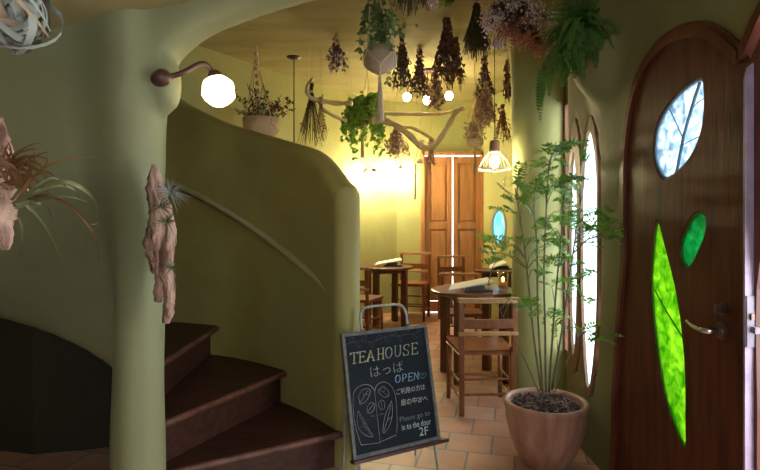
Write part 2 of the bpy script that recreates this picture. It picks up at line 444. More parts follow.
def nets(fun, lo, hi, h, name, m):
    lo = np.array(lo, float); n = np.ceil((np.array(hi) - lo) / h).astype(int) + 1
    ax = [lo[i] + h * np.arange(n[i]) for i in range(3)]
    X, Y, Z = np.meshgrid(*ax, indexing='ij')
    V = fun(X, Y, Z)
    for a in range(3):
        sl = [slice(None)] * 3
        for e in (0, -1):
            sl[a] = e; V[tuple(sl)] = np.maximum(V[tuple(sl)], h * .5)
        sl[a] = slice(None)
    S = V < 0
    cs = tuple(k - 1 for k in V.shape)
    acc = np.zeros(cs + (3,)); cnt = np.zeros(cs)
    def sub(A, o): return A[o[0]:o[0] + cs[0], o[1]:o[1] + cs[1], o[2]:o[2] + cs[2]]
    for a in range(3):
        for p in (0, 1):
            for q in (0, 1):
                o = [0, 0, 0]; o[(a + 1) % 3] = p; o[(a + 2) % 3] = q
                e = list(o); e[a] = 1
                va, vb = sub(V, o), sub(V, e); mm = (va < 0) != (vb < 0)
                t = np.where(mm, va / np.where(mm, va - vb, 1), 0)
                for c in range(3):
                    acc[..., c] += np.where(mm, o[c] + (t if c == a else 0), 0)
                cnt += mm
    act = cnt > 0
    ids = np.full(cs, -1); ids[act] = np.arange(act.sum())
    I = np.argwhere(act)
    verts = lo + h * (I + acc[act] / cnt[act][:, None])
    faces = []
    for a in range(3):
        b, c = (a + 1) % 3, (a + 2) % 3
        s0 = [slice(1, -1)] * 3; s0[a] = slice(0, -1)
        s1 = [slice(1, -1)] * 3; s1[a] = slice(1, None)
        A, B = S[tuple(s0)], S[tuple(s1)]
        for flip, mm in ((False, A & ~B), (True, ~A & B)):
            J = np.argwhere(mm)
            J[:, b] += 1; J[:, c] += 1
            def g(db, dc):
                K = J.copy(); K[:, b] += db; K[:, c] += dc
                return ids[K[:, 0], K[:, 1], K[:, 2]]
            q = np.stack([g(-1, -1), g(0, -1), g(0, 0), g(-1, 0)], 1)
            if flip: q = q[:, ::-1]
            faces += q.tolist()
    me = bpy.data.meshes.new(name)
    me.from_pydata(verts.tolist(), [], faces); me.update()
    me.polygons.foreach_set('use_smooth', [True] * len(me.polygons))
    me.materials.append(M[m])
    o = bpy.data.objects.new(name, me); COL.objects.link(o)
    return struct(o)

# ================================================================== STRUCTURE
struct(MB().box((-0.7, 3.1, -0.03), (6, 9.2, 0.06)).build('floor', 'floor'))
struct(MB().box((-0.7, 5.05, CEIL + 0.04), (5.6, 5.4, 0.08)).build('ceiling', 'ceiling'))
# low ceiling of the entrance, tilting down to the left
mb = MB()
vs = []
CE = [(-3.3, 2.5, 1.86), (-2.4, 2.4, 1.91), (-1.55, 2.3, 1.955), (-1.20, 2.3, 2.015), (-1.05, 2.3, 2.04), (-.9, 2.25, 2.075), (-.7, 2.25, 2.115), (-.6, 2.25, 2.15), (-.3, 2.3, 2.24), (0, 2.3, 2.34), (.4, 2.3, 2.44), (1.4, 2.3, 2.48)]
for t in (0, .08):
    for x, ye, z in CE:
        vs += [(x, -1.5, z + t), (x, ye, z + t)]
n_ = len(CE)
for i in range(n_ - 1):
    a = 2 * i; b = a + 2 * n_
    mb.add([], []) ; mb.f += [(a, a + 1, a + 3, a + 2), (b, b + 2, b + 3, b + 1), (a, a + 2, b + 2, b), (a + 1, b + 1, b + 3, a + 3)]
mb.v += vs
struct(mb.build('ceiling_entrance', 'ceiling'))

# column, left shell and the arch over the opening, one flowing plaster mass
edge = sc2([(-.93, 1.2), (-.905, 1.60), (-.885, 1.76), (-.865, 1.875), (-.81, 1.955), (-.705, 2.03), (-.56, 2.09), (-.44, 2.13), (-.25, 2.185), (.1, 2.27), (.5, 2.30), (.95, 2.30), (1.15, 2.3)], 4)
low = sc2([(-1.05, 0.52), (-1.2, .615), (-1.41, .69), (-1.69, .748), (-1.97, .775), (-2.4, .76), (-3.2, .70)], 3)
shell_poly = edge + [(1.15, 3.1), (-3.3, 3.1)] + low[::-1]
def shell(X, Y, Z):
    s2 = poly_sd(X[:, :1, :], Z[:, :1, :], shell_poly)
    s2 = np.broadcast_to(s2, X.shape)
    t = np.maximum(0, -1.10 - X)
    zz_ = np.clip((Z - .65) / 1.05, 0, 1); zz_ = zz_ * zz_ * (3 - 2 * zz_)
    Fy = (2.29 + .42 * t) * (1 - zz_) + (2.115 + .02 * t) * zz_
    slab = smax(s2, np.abs(Y - Fy - .11) - .11, .07)
    r = .098 + .005 * np.sin(Z * 3.1 + .5) + .003 * np.sin(Z * 7)
    colm = np.hypot(X + .980 + .006 * np.sin(Z * 4), Y - 2.2) - r
    r = r * (1 - .4 * np.clip((Z - 1.65) / .3, 0, 1))
    k = .05 + .13 * np.clip((Z - .8) / 1.0, 0, 1)
    k2 = np.broadcast_to(k * np.clip((-.90 - X) / .08, .15, 1), X.shape)
    knob = np.sqrt(((X + .865) / .055) ** 2 + ((Y - 2.19) / .08) ** 2 + ((Z - 1.80) / .12) ** 2) - 1
    return smin(smin(slab, smax(colm, Z - 2.4, .05), k2), knob * .06, .02)
nets(shell, (-3.1, 1.9, -.05), (1.15, 3.6, 2.9), .028, 'wall_column', 'plaster_green')

# curved wall of the winding stair
cl = smoothcurve([(-.175, 2.78, 0), (-.33, 2.99, 0), (-.53, 3.20, 0), (-.8, 3.42, 0), (-1.07, 3.565, 0), (-1.4, 3.67, 0), (-1.75, 3.63, 0), (-2.05, 3.47, 0), (-2.3, 3.15, 0), (-2.42, 2.9, 0)], 6)
ztop_c = smoothcurve([(0, 1.44, 0), (1, 1.625, 0), (2, 1.715, 0), (3, 1.815, 0), (4, 1.92, 0), (5, 2.115, 0), (6, 2.5, 0), (7, 2.9, 0), (8, 2.95, 0), (9, 2.95, 0)], 6)
zt = np.array([v.y for v in ztop_c])
def stairwall(X, Y, Z):
    d, par = seg_dist(X[:, :, 0], Y[:, :, 0], cl)
    top = np.interp(par, np.arange(len(zt)), zt)
    d3 = (d - .072)[:, :, None] + 0 * Z
    return smax(d3, Z - top[:, :, None], .07)
nets(stairwall, (-2.6, 2.6, -.05), (0.02, 3.85, 2.86), .026, 'wall_stair', 'plaster')

# right wall with doorway, slender windows and the plaster pocket for the fern
door_out_px = [(612, 500), (616, 440), (617, 400), (620, 340), (623, 300), (626, 260), (625.5, 210), (626, 160), (631, 115), (641, 78), (660, 50), (680, 37), (698, 33), (712, 36), (728, 48), (741, 61)]
door_out = sc2([Wp(*p) for p in door_out_px], 5)
lobe = sc2([(1.63, 1.735), (1.60, 1.78), (1.55, 1.84), (1.45, 1.92), (1.30, 1.97), (1.1, 1.96), (.9, 1.85), (.77, 1.62), (.70, 1.3), (.70, .9), (.72, .4), (.74, 0)], 5)
V0 = door_out[-1]
door_out = [(y, z) for y, z in door_out if y > 1.64]
outer_c = [(y, max(z, 0.0)) for y, z in door_out if z > -0.2] 
# one continuous outline of the casing: up the far jamb, first arch, the notch, second arch, down
casing_c = outer_c + lobe
win_a = [(582, 180), (586, 140), (590.5, 116), (595, 130), (598.5, 170), (599, 230), (598.5, 300), (595.5, 360), (590, 396), (585.5, 370), (582, 300), (580.5, 240)]
win_b = [(569, 180), (571, 140), (575, 119), (579, 140), (581, 180), (581.5, 240), (581, 300), (579.5, 340), (575, 372), (571, 345), (569, 300), (568, 240)]
def rightwall(X, Y, Z):
    yy, zz = Y[:1], Z[:1]
    hole = poly_sd(yy, zz, [(y, z if z > .01 else -.3) for y, z in casing_c])
    for w in (win_a, win_b):
        hole = np.minimum(hole, poly_sd(yy, zz, [Wp(*p) for p in w]))
    body = np.abs(X - (WX + .11)) - .11
    # bowl-shaped pocket under the fern and a soft swelling above it
    py_, pz = Wp(603, 58)
    q = np.sqrt(((X - 1.10) / .9) ** 2 + (Y - py_) ** 2 + ((Z - pz) * .85) ** 2) - .17
    q = smax(q, Z - pz - .05, .03)
    lip = WX - .012
    inner = np.sqrt(((X - 1.10) / .9) ** 2 + (Y - py_) ** 2 + ((Z - pz - .03) * .85) ** 2) - .14
    body = smin(body, q, .10)
    body = smax(body, -np.maximum(inner, X - lip), .02)
    body = smax(body, -np.broadcast_to(hole, X.shape), .02)
    flare = np.maximum(np.maximum(np.abs(Y - 2.90) - .29, np.abs(Z - 1.05) - .8), WX + .03 - X)
    return np.maximum(body, -flare)
nets(rightwall, (.84, -1.3, -.05), (1.34, 3.19, 2.9), .026, 'wall_right', 'plaster_right')

def wall_run(name, pts, m, z0=0, z1=CEIL, t=.12):
    mb = MB()
    for i in range(len(pts) - 1):
        a, b = Vector((*pts[i], 0)), Vector((*pts[i + 1], 0)); d = (b - a).normalized(); n = Vector((d.y, -d.x, 0)) * t
        q = [a, b, b + n + d * .02, a + n - d * .02]
        vs = [Vector((p.x, p.y, z0)) for p in q] + [Vector((p.x, p.y, z1)) for p in q]
        mb.add(vs, [(3, 2, 1, 0), (4, 5, 6, 7), (0, 1, 5, 4), (1, 2, 6, 5), (2, 3, 7, 6), (3, 0, 4, 7)])
    return struct(mb.build(name, m))
# far room
YB = 7.35
lw = [(.25, YB + .02), (-.05, 7.13), (-.26, 6.98), (-1.04, 5.96), (-1.46, 5.27), (-1.8, 4.75), (-2.4, 4.2), (-3.1, 3.7)]
wall_run('wall_left', [(a, b) for a, b in lw[::-1]][::-1], 'plaster_yellow')
bd0, bd1 = .565, 1.405                     # back door opening
dz = 2.17
mb = MB()
mb.box(((.20 + bd0) / 2, YB + .06, CEIL / 2), (bd0 - .20, .12, CEIL))
mb.box(((bd1 + 1.7) / 2, YB + .06, CEIL / 2), (1.7 - bd1, .12, CEIL))
mb.box(((bd0 + bd1) / 2, YB + .06, (CEIL + dz) / 2), (bd1 - bd0, .12, CEIL - dz))
struct(mb.build('wall_back', 'plaster_yellow'))
# slanted wall with the round window
A = Vector((1.80, 5.3, 0)); B = Vector((1.37, YB + .05, 0)); AB = (B - A); LAB = AB.length; dAB = AB.normalized(); nAB = Vector((dAB.y, -dAB.x, 0))
def onAB(u, z, t): return A + dAB * u + nAB * t + Vector((0, 0, z))
uc = (Vector((1.485, 6.79, 0)) - A).dot(dAB); zc = 1.16
circ = lambda r, n=32: [(uc + r * .96 * math.cos(2 * math.pi * i / n), zc + r * 1.04 * math.sin(2 * math.pi * i / n)) for i in range(n)]
struct(MB().plate([(0, 0), (LAB, 0), (LAB, CEIL), (0, CEIL)], [circ(.24)], onAB, 0, .12).build('wall_far_right', 'plaster_yellow'))
w3 = struct(MB().plate(circ(.245), [circ(.20)], onAB, -.01, .03).build('window_3', 'plaster_green', smooth=False))
MB().plate(circ(.205), [], onAB, .012, .018).build('pane', 'glass_blue', w3)
w3['_w'] = (0, 0, 0)
wall_run('wall_pillar_side', [(1.24, 3.80), (1.42, 4.15), (1.66, 4.7), (1.82, 5.35)], 'plaster_yellow')
def onS(u, v, t): return Vector((1.27 + t, u, v))
struct(MB().plate([(3.12, 0), (3.86, 0), (3.86, CEIL), (3.12, CEIL)], [[(3.24, .35), (3.70, .35), (3.70, 2.05), (3.24, 2.05)]], onS, 0, .1).build('wall_pillar_added_window', 'plaster_yellow'))
w5 = struct(MB().plate([(3.22, .33), (3.72, .33), (3.72, 2.07), (3.22, 2.07)], [[(3.26, .37), (3.68, .37), (3.68, 2.03), (3.26, 2.03)]], onS, -.01, .05).build('window_added_side', 'window_wood'))  # added window, brings daylight onto the pillar and floor
w5['_w'] = (0, 0, 0)
MB().plate([(3.25, .36), (3.69, .36), (3.69, 2.04), (3.25, 2.04)], [], onS, .02, .025).build('pane', clear_glass('added_window_glass'), w5)
# pillar
prof = [(.212 + .006 * math.sin(z * 3.3) + (.10 * max(0, (z - 2.35) / .5) ** 2), z) for z in [i * .08 for i in range(0, 37)]]
struct(MB().lathe(prof, (1.172, 3.9, 0), 48).build('wall_pillar', 'pillar', smooth=True))
# walls behind the camera
struct(MB().box((-3.16, 1.1, 1.45), (.12, 5.4, 2.9)).build('wall_entrance_left', 'plaster_green'))
rear = struct(MB().plate([(-3.2, 0), (1.3, 0), (1.3, 2.9), (-3.2, 2.9)], [[(-.3, .95), (.9, .95), (.9, 2.0), (-.3, 2.0)]],
       lambda u, v, t: Vector((u, -1.25 - t, v)), 0, .12).build('wall_rear', 'plaster_green'))
w4 = struct(MB().plate([(-.35, .90), (.95, .90), (.95, 2.05), (-.35, 2.05)], [[(-.28, .97), (.27, .97), (.27, 1.98), (-.28, 1.98)], [(.33, .97), (.88, .97), (.88, 1.98), (.33, 1.98)]],
       lambda u, v, t: Vector((u, -1.23 - t, v)), 0, .06).build('window_added_rear', 'window_wood'))  # added unseen window, fills the entrance with daylight

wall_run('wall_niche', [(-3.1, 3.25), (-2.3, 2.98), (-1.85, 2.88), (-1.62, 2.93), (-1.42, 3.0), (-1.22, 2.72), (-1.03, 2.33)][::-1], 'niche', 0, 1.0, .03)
# ---- staircase
SCN = Vector((-1.08, 2.2, 0))
stair = thing('staircase', 'dark brown wooden winding staircase climbing around the plaster column', 'staircase', (-1.08, 2.2, 0))
stair['kind'] = 'structure'
Rr = [(29, 1.0), (36, 1.02), (45, 1.03), (62, 1.085), (76, 1.2), (90, 1.315), (104, 1.42), (118, 1.47), (132, 1.47), (146, 1.45), (170, 1.35)]
def Rat(a): return float(np.interp(a, [q[0] for q in Rr], [q[1] for q in Rr]))
steps = [(31.5, 61.5), (61.5, 90), (90, 118), (118, 127)]
for i, (a0, a1) in enumerate(steps):
    z = .19 * (i + 1)
    def rim(a0_, a1_, grow, zz):
        out = []
        for k in range(9):
            a = a0_ + (a1_ - a0_) * k / 8; r = Rat(a) + grow
            out.append((-1.08 + r * math.cos(math.radians(a)), 2.2 + r * math.sin(math.radians(a)), zz))
        return out
    for nm, aa, zb, ztp, g, mm in (('riser', a0 + .8, (z - .19 - (.12 if i == 2 else 0)) if i < 3 else z - .25, z - .03, .03, 'step'), ('tread', a0 - 1.2, z - .032, z, .03, 'step')):
        lo_, hi_ = rim(aa, a1 + (14 if i == 1 else 2), g, zb), rim(aa, a1 + (14 if i == 1 else 2), g, ztp)
        ax_, ay_ = ((-1.0, 2.23), (-1.0, 2.23), (-1.06, 2.45), (-1.06, 2.45))[i]
        c0 = (ax_, ay_, zb); c1 = (ax_, ay_, ztp)
        k = 9; vs = lo_ + hi_ + [c0, c1]
        fs = [(j, j + 1, j + 1 + k, j + k) for j in range(k - 1)] + [(2 * k, 0, k, 2 * k + 1), (k - 1, 2 * k, 2 * k + 1, 2 * k - 1)]
        fs += [(2 * k, j + 1, j) for j in range(k - 1)] + [(2 * k + 1, k + j, k + j + 1) for j in range(k - 1)]
        o = MB().add(vs, fs).build(nm, mm, stair)
        o['kind'] = 'structure'
    # worn rounded nosing
    a = math.radians(a0 - 1.2); r = Rat(a0) + .0
    apx = Vector((ax_, ay_, z - .017)); p1 = Vector((SCN.x + math.cos(a) * (r + .015), SCN.y + math.sin(a) * (r + .015), z - .017))
    d = (p1 - apx).normalized(); n_ = Vector((d.y, -d.x, 0)); p0 = apx + d * .03
    o = MB().tube([p0 + (p1 - p0) * t / 6 + n_ * .003 for t in range(7)], .0175, 8).build('nosing', 'step_edge', stair, smooth=True)
    o['kind'] = 'structure'

# ---- doorway: casing, door leaf, metal edge
def onW(u, v, t): return Vector((WX + t, u, v))
def inset(pts, w):
    out = []; n = len(pts)
    for i in range(n):
        a = Vector(pts[max(i - 1, 0)]); b = Vector(pts[min(i + 1, n - 1)]); t = (b - a)
        t = t.normalized() if t.length > 1e-9 else Vector((1, 0))
        out.append((pts[i][0] + t.y * w, pts[i][1] - t.x * w))
    return out
notch = min(range(len(casing_c)), key=lambda i: (abs(casing_c[i][0] - 1.63)))
def ring_between(a, b, t0, t1, mb=None):
    mb = mb or MB(); n = len(a)
    vs = [onW(*p, t0) for p in a] + [onW(*p, t0) for p in b] + [onW(*p, t1) for p in a] + [onW(*p, t1) for p in b]
    fs = []
    for i in range(n - 1):
        j = i + 1
        fs += [(i, j, n + j, n + i), (2 * n + i, 3 * n + i, 3 * n + j, 2 * n + j), (i, 2 * n + i, 2 * n + j, j), (n + i, n + j, 3 * n + j, 3 * n + i)]
    fs += [(0, n, 3 * n, 2 * n), (n - 1, 3 * n - 1, 4 * n - 1, 2 * n - 1)]
    return mb.add(vs, fs)
trim = struct(ring_between(inset(outer_c, -.012), inset(outer_c, .022), -.016, .05).build('trim_1', 'casing'))
ring_between(inset(outer_c, .020), inset(outer_c, .040), -.008, .05).build('moulding', 'casing', trim)
trim2 = struct(ring_between(inset(lobe, -.010), inset(lobe, .022), -.016, .05).build('trim_2', 'casing'))
# door leaf
leaf_in = inset(outer_c, .036)
leaf_in = [(y, z) for y, z in leaf_in if y > 1.628]
leaf_outline = [(leaf_in[0][0], .012)] + [p for p in leaf_in if p[1] > .02] + [(1.592, 1.72), (1.592, .012)]
g_white = [(664, 180), (656, 168), (653, 154), (655, 131), (663, 111), (678, 92), (700, 77), (704, 90), (704, 113), (700, 136), (691, 157), (678, 172)]
g_oval = [(685, 269), (679, 258), (680, 240), (688, 221), (698, 211), (706, 216), (705, 235), (698, 253), (691, 266)]
g_blade = [(657, 219), (652, 248), (650, 280), (652, 322), (657, 360), (664, 397), (674, 429), (685, 449), (686, 420), (685.5, 375), (682.5, 333), (676, 290), (667, 253)]
outl = [sc2([Wp(*p) for p in g], 4, True) for g in (g_white, g_oval, g_blade)]
dr = struct(MB().plate(leaf_outline, outl, onW, -.002, .040).build('door_1', 'door_wood'))
dr['_w'] = (0, 0, 0)
def grow(pts, k):
    cx = sum(p[0] for p in pts) / len(pts); cy = sum(p[1] for p in pts) / len(pts)
    out = []
    for y, z in pts:
        v = Vector((y - cx, z - cy)); v = v * (1 + k / max(v.length, .02)); out.append((cx + v.x, cy + v.y))
    return out
for g, m_, lab in ((outl[0], 'glass_white', 'white textured leaf-shaped glass pane'), (outl[1], 'glass_teal', 'small emerald oval glass pane'), (outl[2], 'glass_green', 'long bright green leaf-shaped glass pane')):
    pn = MB().plate(grow(g, .006), [], onW, .010, .016).build('glass_pane', m_, dr); pn['label'] = lab
    ring = [i for i in g]
    rim_ = grow(g, -.012)
    a, b = ring + ring[:1], rim_ + rim_[:1]
    ring_between(a, b, .004, .022).build('glass_rim', 'lead' if m_ == 'glass_white' else 'lead_green', dr)
def wline(pts, r, m_, name, par, t=.007):
    return MB().tube([onW(*Wp(*p), t) for p in pts], r, 6).build(name, m_, par)
wline([(698, 82), (690, 107), (682, 135), (674, 176)], .006, 'lead', 'glass_vein', dr)
wline([(681, 138), (672, 118), (667, 108)], .0022, 'lead', 'glass_vein', dr)
wline([(688, 112), (694, 104), (702, 98)], .0018, 'lead', 'glass_vein', dr)
wline([(679, 146), (688, 141), (698, 136)], .0018, 'lead', 'glass_vein', dr)
wline([(653, 290), (661, 305), (671, 322), (683, 341)], .0028, 'lead_green', 'glass_vein', dr)
# lever handle, rose and thumb turn
hy, hz = Wp(724, 331)
def disc_x(mb, y, z, r, x0, x1, n=24):
    mb.add([(x, y + r * math.cos(2 * math.pi * i / n), z + r * math.sin(2 * math.pi * i / n)) for x in (x0, x1) for i in range(n)],
           [tuple(range(n)), tuple(range(2 * n - 1, n - 1, -1))] + [(i, (i + 1) % n, (i + 1) % n + n, i + n) for i in range(n)])
    return mb
h = disc_x(MB(), hy, hz, .028, WX - .010, WX); disc_x(h, hy, hz, .021, WX - .014, WX)
hd = h.build('door_handle', 'brass', dr, bevel=.002); hd['label'] = 'dark bronze lever handle with round rose'
MB().tube(smoothcurve([(WX - .005, hy, hz), (WX - .05, hy + .002, hz), (WX - .058, hy + .03, hz), (WX - .056, hy + .075, hz + .002), (WX - .052, hy + .115, hz + .012)], 5),
          [.011] * 9 + [.009] * 8 + [.007] * 4, 10).build('lever', 'chrome', hd, smooth=True)
ty, tz = Wp(726, 309)
h = disc_x(MB(), ty, tz, .019, WX - .014, WX); h.box((WX - .026, ty, tz), (.022, .007, .026))
t_ = h.build('thumb_turn', 'brass', dr, bevel=.0015)
# metal edge strip with lock face plate
onE = lambda u, v, t: Vector((u, t, v))
es = MB().plate([(x_ + .015, z_) for x_, z_ in [(1.053, .01), (1.053, 1.66), (1.061, 1.698), (1.082, 1.714), (1.105, 1.716), (1.105, 1.70), (1.088, 1.69), (1.083, 1.66), (1.083, .01)]], [], onE, 1.580, 1.588).build('edge_strip', 'metal_edge', dr, bevel=.002)
es['label'] = 'long purple-grey metal strip on the edge of the door'
pz0, pz1 = .878, 1.028
fp = MB().box((1.083, 1.578, (pz0 + pz1) / 2), (.025, .006, pz1 - pz0)).build('lock_plate', 'plate', dr, bevel=.001)
MB().box((1.089, 1.568, .930), (.013, .022, .018)).build('latch', 'plate', fp)
MB().box((1.083, 1.572, .968), (.009, .010, .018)).build('bolt', 'brass', fp)
# post beside the open half of the doorway
mp_ = MB().plate([(1.590, 0), (1.590, 1.735), (1.53, 1.80), (1.50, 1.5), (1.51, 1.25), (1.555, 1.13), (1.568, 1.05), (1.572, .95), (1.566, .7), (1.570, 0)], [], onW, -.006, .05)
struct(mp_.build('trim_3', 'casing'))
# outside step seen through the open half
struct(MB().box((2.6, 1.0, -.05), (2.5, 4.5, .08)).build('floor_outside', mat('pale_paving', (.5, .5, .48), (.6, .6, .58), 3)))

# ---- slender windows
for k, (w, name, gl) in enumerate(((win_a, 'window_1', [(580.5, 190), (583.5, 155), (589, 131), (594, 145), (597, 180), (597.5, 235), (597, 300), (594.5, 350), (589, 388), (583, 360), (580, 310), (579.5, 240)]),
                        (win_b, 'window_2', [(570.5, 190), (572, 165), (574, 152), (576, 170), (577, 200), (577.3, 240), (577, 290), (576, 330), (574, 356), (571.5, 335), (570.3, 290), (570, 240)]))):
    o_ = sc2([Wp(*p) for p in w], 4, True); i_ = sc2([Wp(*p) for p in gl], 4, True)
    fr = struct(MB().plate(grow(o_, .003), [i_], onW, -.004, .022).build(name, 'window_wood'))
    fr['_w'] = (0, 0, 0)
    MB().plate(grow(i_, .006), [], onW, .010, .014).build('pane', 'glass_pane', fr)

# ---- back folding door
def folding_door():
    fr = struct(MB().box((bd0 + .012, YB + .0, dz / 2), (.05, .15, dz)).box((bd1 - .012, YB, dz / 2), (.05, .15, dz)).box(((bd0 + bd1) / 2, YB, dz - .02), (bd1 - bd0, .15, .045)).build('trim_4', 'pine', bevel=.004))
    gaps = [(bd0 + .041, (bd0 + bd1) / 2 - .006), ((bd0 + bd1) / 2 + .006, bd1 - .037)]
    for i, (xa, xb) in enumerate(gaps):
        w = xb - xa; top = dz - .056
        mb = MB(); y = YB - .02; st = .065
        mb.box((xa + st / 2, y, (top + .012) / 2), (st, .035, top - .012)); mb.box((xb - st / 2, y, (top + .012) / 2), (st, .035, top - .012))
        for zc_, hh in ((.08, .14), (1.17, .09), (top - .05, .09)): mb.box(((xa + xb) / 2, y, zc_), (w - 2 * st, .035, hh))
        d = struct(mb.build('door_%d' % (i + 2), 'pine', bevel=.003)); d['_w'] = (0, 0, 0)
        for za, zb in ((.155, 1.125), (1.215, top - .095)):
            MB().box(((xa + xb) / 2, y + .006, (za + zb) / 2), (w - 2 * st, .012, zb - za)).box(((xa + xb) / 2, y, (za + zb) / 2), (w - 2 * st - .06, .022, zb - za - .06)).build('door_panel', 'pine', d, bevel=.004)
folding_door()

# ================================================================== OBJECTS
# ---- handrail
def on_inner(px, off):
    best = None
    for i in range(len(cl) - 1):
        a, b = cl[i], cl[i + 1]
        k = (px - 380) / F
        fa, fb = a.x - k * a.y, b.x - k * b.y
        if fa * fb <= 0:
            t = fa / (fa - fb); p = a.lerp(b, t); n = (SCN - Vector((p.x, p.y, 0))).normalized()
            best = (p, n)
            if True: break
    p, n = best; q = p + n * off
    return q
hpts = []
for px, py in ((172, 183), (185, 189), (200, 196), (228, 212), (260, 233), (290, 256), (315, 277), (329, 291)):
    q = on_inner(px, .155); q2 = P(px, py, q.y); q2.x = q.x if abs(q.x - q2.x) < .05 else q2.x
    hpts.append(P(px, py, q.y))
hr = thing('handrail', 'slim round olive-brown handrail curving down the stair wall', 'handrail', tuple(hpts[-1]))
MB().tube(smoothcurve(hpts, 5), .019, 10).build('rail', 'rail', hr, smooth=True)
MB().ball(hpts[-1], .018).build('end_cap', 'rail', hr, smooth=True)
for k in (2, 3, 5, 7):
    a = hpts[k]; n = (Vector((a.x, a.y, 0)) - SCN).normalized() * .10
    MB().tube([a, a + Vector((0, 0, -.03)) + n * .3, a + Vector((0, 0, -.035)) + n], .006, 6).build('bracket', 'rust_iron', hr)

# ---- chairs
def make_chair():
    t = thing('dining_chair', 'brown wooden chair', 'chair', (0, 0, 0), 0, 'wooden chairs around the round tables')
    w, dp, sh, bh = .17, .19, .43, .765
    vs = [(-w - .01, -dp + .005), (w + .01, -dp + .005), (w + .03, dp), (-w - .03, dp)]
    mb = MB().plate(vs, [], lambda u, v, z: Vector((u, v, z)), sh - .028, sh)
    mb.build('seat', 'chair_wood', t, world=False, bevel=.008)
    for sx in (-1, 1):
        MB().tube([(sx * (w + .012), dp - .03, sh - .02), (sx * (w + .018), dp - .025, .2), (sx * (w + .02), dp - .02, 0)], [.018, .017, .015], 8).build('leg', 'chair_wood', t, smooth=True, world=False)
        MB().bar((sx * w, -dp, 0), (sx * w, -dp, sh + .02), .033, .03).bar((sx * w, -dp, sh), (sx * (w + .012), -dp - .035, bh - .01), .033, .028).build('rear_leg', 'chair_wood', t, world=False, bevel=.004)
    def rail(name, z, hgt, th, m, yb, sag=.025, ext=.0):
        n = 9; vs = []; fs = []
        for i in range(n):
            u = -1 + 2 * i / (n - 1); x = u * (w + .012 + ext); y = yb - sag * (1 - u * u) 
            for dy, dz_ in ((-th / 2, -hgt / 2), (th / 2, -hgt / 2), (th / 2, hgt / 2), (-th / 2, hgt / 2)):
                vs.append((x, y + dy, z + dz_))
        for i in range(n - 1):
            for j in range(4):
                fs.append((i * 4 + j, i * 4 + (j + 1) % 4, i * 4 + 4 + (j + 1) % 4, i * 4 + 4 + j))
        fs += [(3, 2, 1, 0), tuple((n - 1) * 4 + j for j in range(4))]
        return MB().add(vs, fs).build(name, m, t, world=False, bevel=.004)
    rail('top_rail', bh, .032, .05, 'worn_wood', -dp - .035, .02, .022)
    rail('back_slat', .61, .062, .018, 'chair_wood', -dp - .02, .012)
    rail('worn_slat', .545, .026, .03, 'worn_wood', -dp - .022, .0, .016)
    for y, z in ((-dp, .14), (dp - .025, .17), (-dp, .24)):
        MB().tube([(-w - .01, y, z), (w + .01, y, z)], .009, 8).build('stretcher', 'chair_wood', t, world=False)
    for sx in (-1, 1):
        for z in (.11, .21):
            MB().tube([(sx * w, -dp, z), (sx * (w + .015), dp - .022, z)], .009, 8).build('stretcher', 'chair_wood', t, world=False)
    return t
c0 = make_chair()
c0.location = (.675, 3.64, 0); c0.rotation_euler = (0, 0, math.radians(3)); c0.scale = (.97, 1, .97)
c0['label'] = 'nearest wooden chair with worn pale top rail, beside the potted tree'
dup(c0, (.40, 6.87, 0), math.radians(163), 'wooden chair between the left table and the tall folding doors', 1.06)
dup(c0, (-.215, 5.82, 0), math.radians(-22), 'wooden chair partly hidden behind the edge of the curved stair wall', .98)
dup(c0, (.76, 5.03, 0), math.radians(178), 'wooden chair on the far side of the nearest round table', .94)
dup(c0, (.98, 6.70, 0), math.radians(200), 'wooden chair at the far right table in front of the round window', 1.02)

def make_table(name_label, c, r, n_leg, a0, top=.70, group=True):
    t = thing('round_table', name_label, 'table', (c[0], c[1], 0), 0, 'round dark wooden tables')
    MB().lathe([(1e-4, top - .03), (r - .012, top - .03), (r, top - .022), (r, top - .006), (r - .01, top), (1e-4, top)], c + (0,), 48).build('tabletop', 'dark_wood', t, smooth=False)
    for k in range(n_leg):
        a = a0 + 2 * math.pi * k / n_leg
        x, y = c[0] + (r - .085) * math.cos(a), c[1] + (r - .085) * math.sin(a)
        MB().box((x, y, (top - .03) / 2), (.062, .062, top - .03), Matrix.Rotation(a, 3, 'Z')).build('leg', 'dark_wood', t, bevel=.004)
    ap = MB()
    pts = [(c[0] + (r - .085) * math.cos(a0 + 2 * math.pi * k / n_leg), c[1] + (r - .085) * math.sin(a0 + 2 * math.pi * k / n_leg)) for k in range(n_leg)]
    for k in range(n_leg):
        a, b = pts[k], pts[(k + 1) % n_leg]
        ap.bar((*a, top - .065), (*b, top - .065), .068 if False else .02, .02)
        ap.bar((*a, top - .05), (*b, top - .05), .02, .02)
    ap.build('apron', 'dark_wood', t)
    return t
make_table('nearest round dark wooden table, standing behind the worn chair', (.745, 4.30), .34, 4, math.radians(55))
make_table('round dark wooden table on the left beside the curved stair wall', (.07, 6.45), .33, 4, math.radians(62))
make_table('smallest-looking round dark table at the far right below the round window', (1.30, 6.02), .25, 4, math.radians(30))

